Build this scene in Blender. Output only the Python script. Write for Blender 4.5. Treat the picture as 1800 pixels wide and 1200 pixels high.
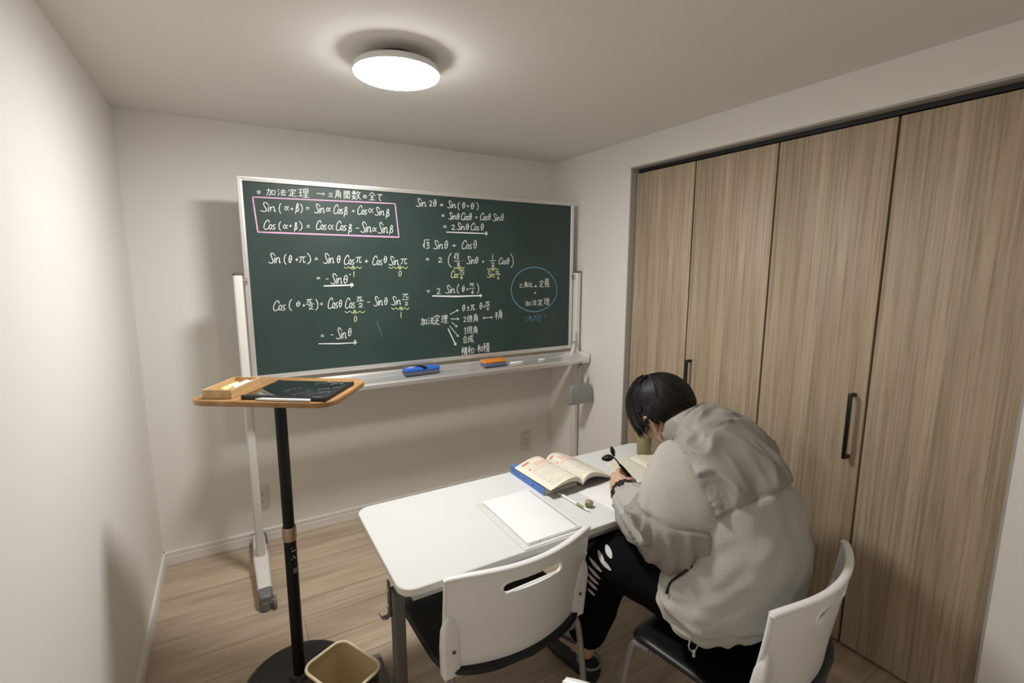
import bpy, bmesh, math, random
import numpy as np
from mathutils import Vector, Matrix, noise

for o in list(bpy.data.objects): bpy.data.objects.remove(o)
scene = bpy.context.scene
C = scene.collection
random.seed(7)
PI = math.pi

# ------------------------------------------------------------------ camera
YAW, PITCH, ROLL = 0.5269, 0.1547, 0.0019
FOCAL_PX = 857.72
cam_data = bpy.data.cameras.new('camera')
cam_data.sensor_fit = 'HORIZONTAL'; cam_data.sensor_width = 36.0
cam_data.lens = FOCAL_PX*36.0/1800.0
cam_data.clip_start = 0.02; cam_data.clip_end = 50
cam = bpy.data.objects.new('camera', cam_data); C.objects.link(cam)
_f = Vector((math.sin(YAW)*math.cos(PITCH), math.cos(YAW)*math.cos(PITCH), -math.sin(PITCH)))
_r = Vector((math.cos(YAW), -math.sin(YAW), 0)); _u = _r.cross(_f)
_r2 = _r*math.cos(ROLL)+_u*math.sin(ROLL); _u2 = -_r*math.sin(ROLL)+_u*math.cos(ROLL)
M = Matrix.Identity(4)
for i in range(3):
    M[i][0] = _r2[i]; M[i][1] = _u2[i]; M[i][2] = -_f[i]
M[0][3], M[1][3], M[2][3] = -2.2000, -3.1536, 1.6673
cam.matrix_world = M
scene.camera = cam

# ------------------------------------------------------------------ world, exposure, lamp strength
world = bpy.data.worlds.new('world'); scene.world = world
world.use_nodes = True
world.node_tree.nodes['Background'].inputs[0].default_value = (0.9, 0.93, 1.0, 1)
world.node_tree.nodes['Background'].inputs[1].default_value = 0.02
scene.view_settings.view_transform = 'Standard'
scene.view_settings.look = 'None'
scene.view_settings.gamma = 1.0
scene.view_settings.exposure = 0.55
scene.view_settings.use_curve_mapping = False
LAMP_STRENGTH = 84.0
FILL_LAMP_STRENGTH = 40.0
LAMP_COLOR = (1.0, 0.985, 0.95)
ROOM_H = 2.424

# ------------------------------------------------------------------ materials
def mat(name, col, rough=0.5, metal=0.0, spec=0.5, bump=None, vary=None, coat=0.0, emis=None, sheen=0.0):
    """bump=(scale,strength,distance); vary=(scale,amount)"""
    m = bpy.data.materials.new(name); m.use_nodes = True
    nt = m.node_tree; b = nt.nodes['Principled BSDF']
    b.inputs['Base Color'].default_value = (*col, 1)
    b.inputs['Roughness'].default_value = rough
    b.inputs['Metallic'].default_value = metal
    b.inputs['Specular IOR Level'].default_value = spec
    b.inputs['Coat Weight'].default_value = coat
    b.inputs['Sheen Weight'].default_value = sheen
    tc = nt.nodes.new('ShaderNodeTexCoord')
    if vary:
        n = nt.nodes.new('ShaderNodeTexNoise'); n.inputs['Scale'].default_value = vary[0]
        n.inputs['Detail'].default_value = 5
        nt.links.new(tc.outputs['Object'], n.inputs['Vector'])
        r = nt.nodes.new('ShaderNodeValToRGB')
        a = vary[1]
        r.color_ramp.elements[0].position = .3; r.color_ramp.elements[1].position = .7
        r.color_ramp.elements[0].color = tuple(c*(1-a) for c in col)+(1,)
        r.color_ramp.elements[1].color = tuple(min(1, c*(1+a)) for c in col)+(1,)
        nt.links.new(n.outputs['Fac'], r.inputs['Fac']); nt.links.new(r.outputs['Color'], b.inputs['Base Color'])
    if bump:
        n = nt.nodes.new('ShaderNodeTexNoise'); n.inputs['Scale'].default_value = bump[0]
        n.inputs['Detail'].default_value = 4
        nt.links.new(tc.outputs['Object'], n.inputs['Vector'])
        bp = nt.nodes.new('ShaderNodeBump'); bp.inputs['Strength'].default_value = bump[1]
        bp.inputs['Distance'].default_value = bump[2]
        nt.links.new(n.outputs['Fac'], bp.inputs['Height']); nt.links.new(bp.outputs['Normal'], b.inputs['Normal'])
    if emis:
        b.inputs['Emission Color'].default_value = (*emis[0], 1); b.inputs['Emission Strength'].default_value = emis[1]
    return m

def wood(name, c0, c1, c2, axis, rough=0.45, fine=70, seed=0.0, ring=True, bump=.15, stretch=1.0):
    """grain running along axis (0,1,2) of object space"""
    m = bpy.data.materials.new(name); m.use_nodes = True
    nt = m.node_tree; b = nt.nodes['Principled BSDF']; b.inputs['Roughness'].default_value = rough
    tc = nt.nodes.new('ShaderNodeTexCoord')
    mp = nt.nodes.new('ShaderNodeMapping'); nt.links.new(tc.outputs['Object'], mp.inputs['Vector'])
    sc = [fine]*3; sc[axis] = fine*0.022*stretch
    mp.inputs['Scale'].default_value = sc; mp.inputs['Location'].default_value = (seed, seed*1.7, seed*.6)
    n1 = nt.nodes.new('ShaderNodeTexNoise'); n1.inputs['Scale'].default_value = 1.0; n1.inputs['Detail'].default_value = 6
    n1.inputs['Roughness'].default_value = .65; n1.inputs['Distortion'].default_value = .4
    nt.links.new(mp.outputs['Vector'], n1.inputs['Vector'])
    mp2 = nt.nodes.new('ShaderNodeMapping'); nt.links.new(tc.outputs['Object'], mp2.inputs['Vector'])
    sc2 = [9.0]*3; sc2[axis] = 0.9*stretch; mp2.inputs['Scale'].default_value = sc2
    mp2.inputs['Location'].default_value = (seed*2.1, seed, seed*1.3)
    n2 = nt.nodes.new('ShaderNodeTexNoise'); n2.inputs['Scale'].default_value = 1.0; n2.inputs['Detail'].default_value = 3
    n2.inputs['Distortion'].default_value = .8
    nt.links.new(mp2.outputs['Vector'], n2.inputs['Vector'])
    r1 = nt.nodes.new('ShaderNodeValToRGB'); r1.color_ramp.elements[0].position = .36; r1.color_ramp.elements[1].position = .62
    r1.color_ramp.elements[0].color = (*c0, 1); r1.color_ramp.elements[1].color = (*c2, 1)
    e = r1.color_ramp.elements.new(.48); e.color = (*c1, 1)
    nt.links.new(n1.outputs['Fac'], r1.inputs['Fac'])
    r2 = nt.nodes.new('ShaderNodeValToRGB'); r2.color_ramp.elements[0].position = .32; r2.color_ramp.elements[1].position = .68
    r2.color_ramp.elements[0].color = (.80, .785, .77, 1); r2.color_ramp.elements[1].color = (1.08, 1.08, 1.08, 1)
    nt.links.new(n2.outputs['Fac'], r2.inputs['Fac'])
    mx = nt.nodes.new('ShaderNodeMixRGB'); mx.blend_type = 'MULTIPLY'; mx.inputs['Fac'].default_value = 1
    nt.links.new(r1.outputs['Color'], mx.inputs['Color1']); nt.links.new(r2.outputs['Color'], mx.inputs['Color2'])
    nt.links.new(mx.outputs['Color'], b.inputs['Base Color'])
    bp = nt.nodes.new('ShaderNodeBump'); bp.inputs['Strength'].default_value = bump; bp.inputs['Distance'].default_value = .002
    nt.links.new(n1.outputs['Fac'], bp.inputs['Height']); nt.links.new(bp.outputs['Normal'], b.inputs['Normal'])
    m['mix'] = mx.name
    return m

def floor_material():
    m = wood('oak floor planks', (.48, .378, .278), (.54, .43, .32), (.595, .48, .363), 0, rough=.42, fine=42, stretch=1.6)
    nt = m.node_tree; b = nt.nodes['Principled BSDF']; mx = nt.nodes[m['mix']]
    tc = nt.nodes.new('ShaderNodeTexCoord')
    mp = nt.nodes.new('ShaderNodeMapping'); mp.inputs['Location'].default_value = (.22, .026, 0)
    nt.links.new(tc.outputs['Object'], mp.inputs['Vector'])
    br = nt.nodes.new('ShaderNodeTexBrick'); nt.links.new(mp.outputs['Vector'], br.inputs['Vector'])
    br.inputs['Scale'].default_value = 1; br.inputs['Brick Width'].default_value = 1.3
    br.inputs['Row Height'].default_value = .167; br.inputs['Mortar Size'].default_value = .0016
    br.offset = .37; br.offset_frequency = 2; br.inputs['Mortar Smooth'].default_value = .2
    br.inputs['Color1'].default_value = (.92, .92, .92, 1); br.inputs['Color2'].default_value = (1.06, 1.05, 1.03, 1)
    br.inputs['Mortar'].default_value = (.5, .45, .4, 1); br.inputs['Bias'].default_value = 0
    m2 = nt.nodes.new('ShaderNodeMixRGB'); m2.blend_type = 'MULTIPLY'; m2.inputs['Fac'].default_value = 1
    nt.links.new(mx.outputs['Color'], m2.inputs['Color1']); nt.links.new(br.outputs['Color'], m2.inputs['Color2'])
    nt.links.new(m2.outputs['Color'], b.inputs['Base Color'])
    return m

MT = {}
MT['wall'] = mat('wall paper', (.87, .845, .80), .9, spec=.2, bump=(420, .12, .001))
MT['ceil'] = mat('ceiling paper', (.86, .835, .80), .9, spec=.2, bump=(380, .12, .001))
MT['base'] = mat('white skirting', (.84, .80, .76), .5)
MT['jamb'] = mat('closet jamb', (.46, .43, .41), .5)  # white jamb; the shade of the reveal is put into this grey
MT['track'] = mat('black track', (.012, .011, .01), .6)
MT['floor'] = floor_material()
MT['closet'] = wood('ash closet veneer', (.375, .292, .203), (.485, .382, .271), (.57, .458, .336), 2, rough=.5, fine=95, seed=3.1, stretch=.8)
MT['oak_top'] = wood('honey oak top', (.30, .155, .055), (.375, .205, .078), (.44, .25, .10), 0, rough=.4, fine=40, seed=1.1)
MT['box_wood'] = wood('plain box wood', (.46, .29, .14), (.55, .36, .18), (.62, .42, .22), 0, rough=.5, fine=40, seed=5)
MT['board'] = mat('chalkboard green', (.031, .055, .048), .45, spec=.38, vary=(3.2, .16), bump=(900, .05, .0005))
MT['alu'] = mat('brushed aluminium', (.78, .77, .76), .38, metal=.75, bump=(160, .04, .0004))
MT['post_w'] = mat('off white steel', (.76, .74, .70), .42)
MT['dark_grey'] = mat('dark grey plastic', (.10, .095, .095), .5)
MT['caster'] = mat('grey caster plastic', (.17, .165, .165), .45)
MT['black'] = mat('black powder coat', (.0055, .005, .005), .5, spec=.3)
MT['black_disc'] = mat('black base plate', (.016, .016, .018), .42, bump=(30, .05, .001))
MT['handle'] = mat('black handle', (.006, .006, .006), .4)
MT['rose'] = mat('rose champagne metal', (.50, .36, .29), .35, metal=.6)
MT['white_pl'] = mat('white plastic', (.86, .86, .86), .32, coat=.1)
MT['seat'] = mat('black vinyl seat', (.007, .0072, .0078), .40, spec=.4, bump=(500, .1, .0005))
MT['tube'] = mat('grey steel tube', (.33, .32, .31), .38, metal=.35)
MT['tleg'] = mat('dark grey table leg', (.12, .115, .11), .42, metal=.25)
MT['tlight'] = mat('pale grey table fitting', (.42, .43, .45), .45)
MT['ttop'] = mat('white laminate', (.735, .745, .735), .36, spec=.4)
MT['tedge'] = mat('cream edge band', (.74, .725, .68), .45)
MT['steel'] = mat('bright steel', (.62, .6, .58), .22, metal=.9)
MT['bin_in'] = mat('beige bin plastic', (.56, .455, .27), .5)
MT['bin_rim'] = mat('pale beige rim', (.74, .62, .43), .45)
MT['bin_out'] = mat('dark brown bin plastic', (.045, .028, .02), .5)
MT['dustpan'] = mat('grey green plastic', (.30, .315, .29), .45)
MT['blue'] = mat('blue eraser shell', (.035, .15, .62), .4)
MT['felt'] = mat('grey felt', (.10, .11, .15), .95, bump=(300, .5, .002), vary=(180, .5))
MT['felt_blue'] = mat('striped blue felt', (.12, .15, .26), .95, bump=(300, .5, .002), vary=(120, .7))
MT['orange'] = mat('orange eraser shell', (.78, .27, .04), .45)
MT['chalk'] = mat('white chalk stick', (.88, .87, .84), .85)
MT['chalk_y'] = mat('yellow chalk stick', (.82, .76, .35), .85)
MT['outlet'] = mat('outlet plate', (.72, .68, .62), .4)
MT['screen'] = mat('dark glass screen', (.012, .015, .015), .008, spec=.7)
MT['case'] = mat('black tablet case', (.010, .010, .010), .4)
MT['paper'] = mat('white paper', (.87, .87, .88), .7)
MT['page'] = mat('cream book pages', (.80, .765, .64), .75)
MT['page_edge'] = mat('page edges', (.72, .68, .56), .8, vary=(60, .08))
MT['cover_b'] = mat('blue book cover', (.10, .22, .62), .4)
MT['cover_d'] = mat('dark book cover', (.03, .035, .06), .5)
MT['ink'] = mat('grey printed text', (.38, .36, .31), .8)
MT['ink_dark'] = mat('dark ink', (.03, .03, .035), .7)
MT['ink_navy'] = mat('navy lettering', (.03, .06, .25), .6)
MT['ink_red'] = mat('red heading ink', (.60, .12, .10), .8)
MT['ink_pink'] = mat('pink panel ink', (.80, .58, .50), .8)
MT['label_white'] = mat('white label print', (.62, .62, .6), .6)
MT['label_red'] = mat('red label print', (.62, .10, .09), .6)
MT['clear'] = mat('milky sleeve', (.74, .74, .73), .18, spec=.6)
MT['olive'] = mat('olive tumbler', (.27, .225, .115), .35)
MT['green_grip'] = mat('olive rubber grip', (.30, .30, .14), .5)
MT['lamp_body'] = mat('white lamp body', (.80, .80, .80), .45)
MT['diffuser_fill'] = mat('added fill lamp diffuser', (.9, .9, .9), .5, emis=(LAMP_COLOR, FILL_LAMP_STRENGTH))
MT['diffuser'] = mat('lit lamp diffuser', (.9, .9, .9), .5, emis=(LAMP_COLOR, LAMP_STRENGTH))
MT['ch_w'] = mat('white chalk mark', (.80, .83, .80), .95, vary=(500, .12))
MT['ch_d'] = mat('faint chalk mark', (.20, .24, .22), .95)
MT['ch_y'] = mat('yellow chalk mark', (.70, .72, .38), .95)
MT['ch_p'] = mat('pink chalk mark', (.72, .44, .66), .95)
MT['ch_b'] = mat('blue chalk mark', (.13, .28, .45), .95)
MT['smudge'] = mat('chalk smudge', (.060, .088, .080), .7)
MT['skin'] = mat('skin', (.63, .40, .27), .5, spec=.35, vary=(22, .08))
MT['eye_w'] = mat('eye white', (.8, .78, .75), .2)
MT['lip'] = mat('lips', (.50, .22, .17), .5)
MT['hair'] = mat('black hair', (.007, .0058, .0055), .5, spec=.28)
MT['nylon'] = mat('grey nylon', (.30, .28, .258), .55, spec=.35, bump=(34, .10, .006))
MT['fleece'] = mat('pale fleece', (.58, .555, .50), .95, spec=.1, bump=(620, .9, .005), vary=(520, .22), sheen=.2)
MT['elastic'] = mat('black elastic', (.010, .010, .011), .8, bump=(300, .6, .003))
MT['trouser'] = mat('black trouser cloth', (.0032, .0032, .0038), .9, spec=.12)
MT['print'] = mat('white cloth print', (.62, .60, .57), .8)
MT['shoe'] = mat('black shoe', (.012, .012, .013), .6)
MT['shoe_line'] = mat('pale shoe piping', (.22, .30, .28), .6)
MT['cord'] = mat('grey cord', (.42, .40, .38), .6)

# ------------------------------------------------------------------ mesh building
class MB:
    def __init__(s): s.v = []; s.f = []; s.m = []
    def add(s, vs, fs, mi=0):
        o = len(s.v); s.v += [tuple(v) for v in vs]
        for f in fs: s.f.append(tuple(i+o for i in f)); s.m.append(mi)
    def box(s, c, size, rz=0, mi=0):
        cx, cy, cz = c; a, b, d = (q/2 for q in size); k, n = math.cos(rz), math.sin(rz)
        vs = []
        for z in (-d, d):
            for x, y in ((-a, -b), (a, -b), (a, b), (-a, b)):
                vs.append((cx+x*k-y*n, cy+x*n+y*k, cz+z))
        s.add(vs, [(3, 2, 1, 0), (4, 5, 6, 7), (0, 1, 5, 4), (1, 2, 6, 5), (2, 3, 7, 6), (3, 0, 4, 7)], mi)
    def rings(s, rings, close=True, cap0=True, cap1=True, mi=0):
        n = len(rings[0]); vs = [p for r in rings for p in r]; fs = []
        for i in range(len(rings)-1):
            for j in range(n if close else n-1):
                k = (j+1) % n
                fs.append((i*n+j, i*n+k, (i+1)*n+k, (i+1)*n+j))
        if cap0: fs.append(tuple(range(n-1, -1, -1)))
        if cap1: fs.append(tuple((len(rings)-1)*n+j for j in range(n)))
        s.add(vs, fs, mi)
    def slab(s, c, w, d, h, r, e=.003, rz=0, mi=0, n=6):
        """rounded-corner slab, edges eased by e"""
        cx, cy, cz = c; R = []
        for z, ins in ((-h/2, e), (-h/2+e*.3, e*.3), (-h/2+e, 0), (h/2-e, 0), (h/2-e*.3, e*.3), (h/2, e)):
            R.append([(cx+x*math.cos(rz)-y*math.sin(rz), cy+x*math.sin(rz)+y*math.cos(rz), cz+z) for x, y in rrect(w-2*ins, d-2*ins, max(r-ins, .0005), n)])
        s.rings(R, mi=mi)
    def tube(s, pts, r, seg=10, closed=False, mi=0, sx=1, sy=1, up=None, caps=True):
        P = [Vector(p) for p in pts]; n = len(P); rs = r if hasattr(r, '__len__') else [r]*n
        R = []; prev = None
        for i in range(n):
            if closed: t = P[(i+1) % n]-P[i-1]
            else: t = P[min(i+1, n-1)]-P[max(i-1, 0)]
            if t.length < 1e-9: t = Vector((0, 0, 1))
            t.normalize()
            if prev is None:
                a = Vector(up) if up else (Vector((0, 0, 1)) if abs(t.z) < .9 else Vector((1, 0, 0)))
            else: a = prev
            u = a-t*a.dot(t)
            if u.length < 1e-6: u = t.orthogonal()
            u.normalize(); prev = u; w = t.cross(u)
            R.append([P[i]+u*(rs[i]*sy*math.cos(2*PI*j/seg))+w*(rs[i]*sx*math.sin(2*PI*j/seg)) for j in range(seg)])
        if closed: R.append(R[0])
        s.rings(R, cap0=caps and not closed, cap1=caps and not closed, mi=mi)
    def lathe(s, prof, c=(0, 0, 0), seg=32, mi=0, cap0=True, cap1=True):
        s.rings([[(c[0]+r*math.cos(2*PI*j/seg), c[1]+r*math.sin(2*PI*j/seg), c[2]+z) for j in range(seg)] for r, z in prof], cap0=cap0, cap1=cap1, mi=mi)
    def ellipsoid(s, c, rad, seg=20, rows=12, mi=0, rot=None):
        R = []
        for i in range(rows+1):
            a = -PI/2+PI*i/rows; rr = max(math.cos(a), .002)
            ring = []
            for j in range(seg):
                v = Vector((rad[0]*rr*math.cos(2*PI*j/seg), rad[1]*rr*math.sin(2*PI*j/seg), rad[2]*math.sin(a)))
                if rot: v = rot @ v
                ring.append(v+Vector(c))
            R.append(ring)
        s.rings(R, mi=mi)
    def cyl(s, p0, p1, r, seg=16, mi=0): s.tube([p0, p1], r, seg, mi=mi)
    def mesh(s, name):
        me = bpy.data.meshes.new(name); me.from_pydata(s.v, [], s.f)
        for p, i in zip(me.polygons, s.m): p.material_index = i
        bm = bmesh.new(); bm.from_mesh(me); bmesh.ops.recalc_face_normals(bm, faces=bm.faces); bm.to_mesh(me); bm.free()
        me.update(); return me

def rrect(w, d, r, n=6):
    r = min(r, w/2-1e-5, d/2-1e-5); out = []
    for cx, cy, a0 in ((w/2-r, d/2-r, 0), (-w/2+r, d/2-r, 90), (-w/2+r, -d/2+r, 180), (w/2-r, -d/2+r, 270)):
        for i in range(n+1):
            a = math.radians(a0+90*i/n); out.append((cx+r*math.cos(a), cy+r*math.sin(a)))
    return out

def smooth_by_angle(me, deg=40):
    me.polygons.foreach_set('use_smooth', [True]*len(me.polygons))
    bm = bmesh.new(); bm.from_mesh(me); lim = math.radians(deg)
    for e in bm.edges: e.smooth = not (len(e.link_faces) == 2 and e.calc_face_angle(0) > lim)
    bm.to_mesh(me); bm.free()

def link(name, me, mats, parent=None, smooth=40):
    if isinstance(me, MB): me = me.mesh(name)
    if not isinstance(mats, (list, tuple)): mats = [mats]
    for m in mats: me.materials.append(m)
    if smooth: smooth_by_angle(me, smooth)
    o = bpy.data.objects.new(name, me); C.objects.link(o)
    if parent: o.parent = parent
    return o

def tag(o, label=None, cat=None, group=None, kind=None):
    if label: o['label'] = label
    if cat: o['category'] = cat
    if group: o['group'] = group
    if kind: o['kind'] = kind
    return o

def thing(name, label, cat, loc=(0, 0, 0), rz=0, group=None):
    o = bpy.data.objects.new(name, None); C.objects.link(o)
    o.location = loc; o.rotation_euler = (0, 0, rz); o.empty_display_size = .05
    return tag(o, label, cat, group)

def single(name, me, mats, label, cat, loc=(0, 0, 0), rz=0, group=None, smooth=40):
    o = link(name, me, mats, None, smooth); o.location = loc; o.rotation_euler = (0, 0, rz)
    return tag(o, label, cat, group)

def struct(name, me, mats, label=None, smooth=40):
    o = link(name, me, mats, None, smooth); tag(o, label, None, None, 'structure'); return o

def copy_tree(o, parent=None):
    c = o.copy(); C.objects.link(c)
    if parent: c.parent = parent
    for ch in list(o.children): copy_tree(ch, c)
    return c

def eased(name, me, mods):
    """apply modifiers to a mesh and return the evaluated result"""
    if isinstance(me, MB): me = me.mesh(name)
    o = bpy.data.objects.new('work', me); C.objects.link(o)
    for kind, props in mods:
        m = o.modifiers.new(kind, kind)
        for k, v in props.items(): setattr(m, k, v)
    dg = bpy.context.evaluated_depsgraph_get(); dg.update()
    out = bpy.data.meshes.new_from_object(o.evaluated_get(dg)); out.name = name
    bpy.data.objects.remove(o); return out

def catmull(pts, k=6, closed=False):
    P = [Vector(p) for p in pts]; n = len(P); out = []
    for i in range(n if closed else n-1):
        p1, p2 = P[i], P[(i+1) % n]
        p0 = P[i-1] if (i > 0 or closed) else p1*2-p2
        p3 = P[(i+2) % n] if (i+2 < n or closed) else p2*2-p1
        for j in range(k):
            t = j/k
            out.append(.5*((2*p1)+(p2-p0)*t+(2*p0-5*p1+4*p2-p3)*t*t+(3*p1-p0-3*p2+p3)*t**3))
    if not closed: out.append(P[-1])
    return out

def bevel_box(name, size, c=(0, 0, 0), b=.003, rz=0, seg=2):
    mb = MB(); mb.box(c, size, rz); return eased(name, mb, [('BEVEL', dict(width=b, segments=seg))])

# ================================================================== SETTING
XL, XR, YB, YF = -2.62, 0.0, 0.0, -4.0      # left wall, right wall, back wall, wall behind the camera
def shell(name, size, c, m, label=None):
    mb = MB(); mb.box(c, size); return struct(name, mb, m, label, 0)
T = .1
shell('floor', (5.2, YB-YF+.3, T), (-2.0, (YB+YF)/2, -T/2), MT['floor'])
shell('ceiling', (5.2, YB-YF+.3, T), (-2.0, (YB+YF)/2, ROOM_H+T/2), MT['ceil'])
shell('wall_back', (XR-XL+.2, T, ROOM_H), ((XL+XR)/2, YB+T/2, ROOM_H/2), MT['wall'])
# room widened to the left behind the camera to hold an added fill lamp
YW, XW = -2.45, -4.3
shell('wall_left', (T, YB-YW+.1, ROOM_H), (XL-T/2, (YB+.1+YW)/2, ROOM_H/2), MT['wall'])
shell('wall_alcove', (XL-XW, T, ROOM_H), ((XL+XW)/2-T, YW+T/2, ROOM_H/2), MT['wall'])
shell('wall_side', (T, YW-YF+.3, ROOM_H), (XW-T/2, (YW+YF)/2, ROOM_H/2), MT['wall'])
shell('wall_front', (XR-XW+.2, T, ROOM_H), ((XW+XR)/2, YF-T/2, ROOM_H/2), MT['wall'])
# right wall with the closet opening
CY0, CY1, CZ = -.820, -2.665, 2.262
mb = MB()
mb.box((T/2, (YB+.1+CY0)/2, ROOM_H/2), (T, .1-CY0, ROOM_H))
mb.box((T/2, (CY0+CY1)/2, (ROOM_H+CZ)/2), (T, CY0-CY1, ROOM_H-CZ))
mb.box((T/2, (CY1+YF)/2, ROOM_H/2), (T, CY1-YF, ROOM_H))
struct('wall_right', mb, MT['wall'], None, 0)
# casing round the opening, a hair proud of the wall
mb = MB()
mb.box((-.0015, (CY0+CY1)/2, CZ+.018), (.005, CY0-CY1+.04, .037))
struct('trim_1', mb, MT['wall'], 'white casing over the closet opening', 0)
mb = MB()
mb.box((.050, CY0-.004, CZ/2), (.1, .008, CZ)); mb.box((.050, CY1+.004, CZ/2), (.1, .008, CZ)); mb.box((.050, (CY0+CY1)/2, CZ-.004), (.1, CY0-CY1, .008))
struct('trim_2', mb, MT['jamb'], 'jamb lining the closet opening, greyed for the shade in the reveal', 0)
mb = MB(); mb.box((.075, (CY0+CY1)/2, CZ-.016), (.03, CY0-CY1-.02, .022))
struct('trim_3', mb, MT['track'], 'black top track of the closet doors', 0)
shell('closet_back', (.02, CY0-CY1+.2, CZ+.1), (.32, (CY0+CY1)/2, CZ/2), MT['track'], 'dark inside of the closet'); 
bpy.data.objects['closet_back'].name = 'wall_closet'
# four folding closet doors
DX = .042
edges = [CY0-.010, -1.272, -1.738, -2.204, CY1+.010]
for i in range(4):
    a, b = edges[i], edges[i+1]; g = .0035 if i % 2 == 0 else .0055
    me = bevel_box('door_%d' % (i+1), (.025, a-b-2*g, CZ-.050), (DX+.0125, 0, (CZ-.046)/2+.012), .002)
    d = struct('door_%d' % (i+1), me, MT['closet'], ['ash veneer closet door next to the white wall', 'ash veneer closet door with the black bar handle in view',
              'ash veneer closet door behind the seated person', 'ash veneer closet door farthest from the chalkboard'][i], 30)
    d.location.y = (a+b)/2
    if i in (1, 2):
        s = 1 if i == 1 else -1
        mb = MB(); yy = s*((a-b)/2-.045)
        for z0, z1, x in ((.86, 1.143, .012),):
            mb.box((DX-.036, yy, (z0+z1)/2), (.012, .014, z1-z0))
            for z in (z0+.007, z1-.007): mb.box((DX-.016, yy, z), (.034, .014, .014))
        link('door_handle', eased('door_handle', mb, [('BEVEL', dict(width=.0015, segments=2))]), MT['handle'], d)
# skirting with its groove
def skirting(name, p0, p1, nrm):
    mb = MB(); P0, P1, N = Vector((*p0, 0)), Vector((*p1, 0)), Vector((*nrm, 0))
    prof = [(0, 0), (.012, 0), (.012, .046), (.009, .050), (.009, .052), (.012, .056), (.012, .072), (.008, .076), (0, .076)]
    mb.rings([[P+N*a+Vector((0, 0, z)) for a, z in prof] for P in (P0, P1)])
    struct(name, mb, MT['base'], None, 20)
skirting('baseboard_back', (XL, 0), (0, 0), (0, -1))
skirting('baseboard_right', (0, -.012), (0, CY0), (-1, 0))
skirting('baseboard_left', (XL, YW), (XL, 0), (1, 0))

# ================================================================== CEILING LAMP
def ceiling_lamp(label, x, y, glow):
    lamp = thing('ceiling_lamp', label, 'lamp', (x, y, ROOM_H), 0, 'round ceiling lamps')
    mb = MB(); mb.lathe([(.07, -.036), (.07, 0)], seg=40); link('ceiling_mount', mb, MT['dark_grey'], lamp)
    mb = MB(); mb.lathe([(.06, -.034), (.138, -.034), (.150, -.038), (.155, -.045), (.156, -.062), (.152, -.064), (.05, -.064)], seg=64); link('housing', mb, MT['lamp_body'], lamp)
    mb = MB(); mb.lathe([(.1535, -.0645), (.1525, -.067), (.145, -.0705), (.11, -.075), (.065, -.078), (.001, -.079)], seg=64, cap0=False)
    link('diffuser', mb, glow, lamp)
ceiling_lamp('round white LED lamp glowing on the ceiling in front of the chalkboard', -1.598, -1.272, MT['diffuser'])
ceiling_lamp('unseen ceiling lamp behind the camera, added as fill light', -3.85, -2.95, MT['diffuser_fill'])  # unseen lamp, added to brighten the chair back and right wall

# ================================================================== MOBILE CHALKBOARD
BX0, BX1, BZ0, BZ1, BYF = -2.120, -.068, 1.073, 2.098, -.345   # outer frame, front face
bd = thing('mobile_chalkboard', 'large green chalkboard full of white maths, on a wheeled pale steel stand', 'chalkboard', (-1.094, -.36, 0))
OX, OY = -1.094, -.36
def L(x, y, z): return (x-OX, y-OY, z)
fw = .024
mb = MB(); mb.box(L((BX0+BX1)/2, BYF+.016, (BZ0+BZ1)/2), (BX1-BX0-.03, .018, BZ1-BZ0-.03))
link('board_panel', mb, MT['board'], bd, 0)
mb = MB()
prof = [(-.013, 0), (-.013, .022), (0, .026), (.010, .024), (.0115, .0185), (.014, .020), (.024, .014), (.024, 0)]  # (inset, -y)
for a, b, ax in (((BX0, BZ1), (BX1, BZ1), 'z-'), ((BX0, BZ0), (BX1, BZ0), 'z+'), ((BX0, BZ0), (BX0, BZ1), 'x+'), ((BX1, BZ0), (BX1, BZ1), 'x-')):
    R = []
    for k, (x, z) in enumerate((a, b)):
        ring = []
        for ins, y in ((0, -.028), (0, .002), (.002, .004), (.010, .004), (.0115, .0015), (.013, .004), (.022, .003), (.024, 0), (.024, -.028)):
            dx = dz = 0
            sgn = 1 if k == 0 else -1
            if ax == 'z-': dz = -ins; dx = sgn*ins
            if ax == 'z+': dz = ins; dx = sgn*ins
            if ax == 'x+': dx = ins; dz = sgn*ins
            if ax == 'x-': dx = -ins; dz = sgn*ins
            ring.append(L(x+dx, BYF-y, z+dz))
        R.append(ring)
    mb.rings(R)
link('board_frame', mb, MT['alu'], bd, 25)
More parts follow.
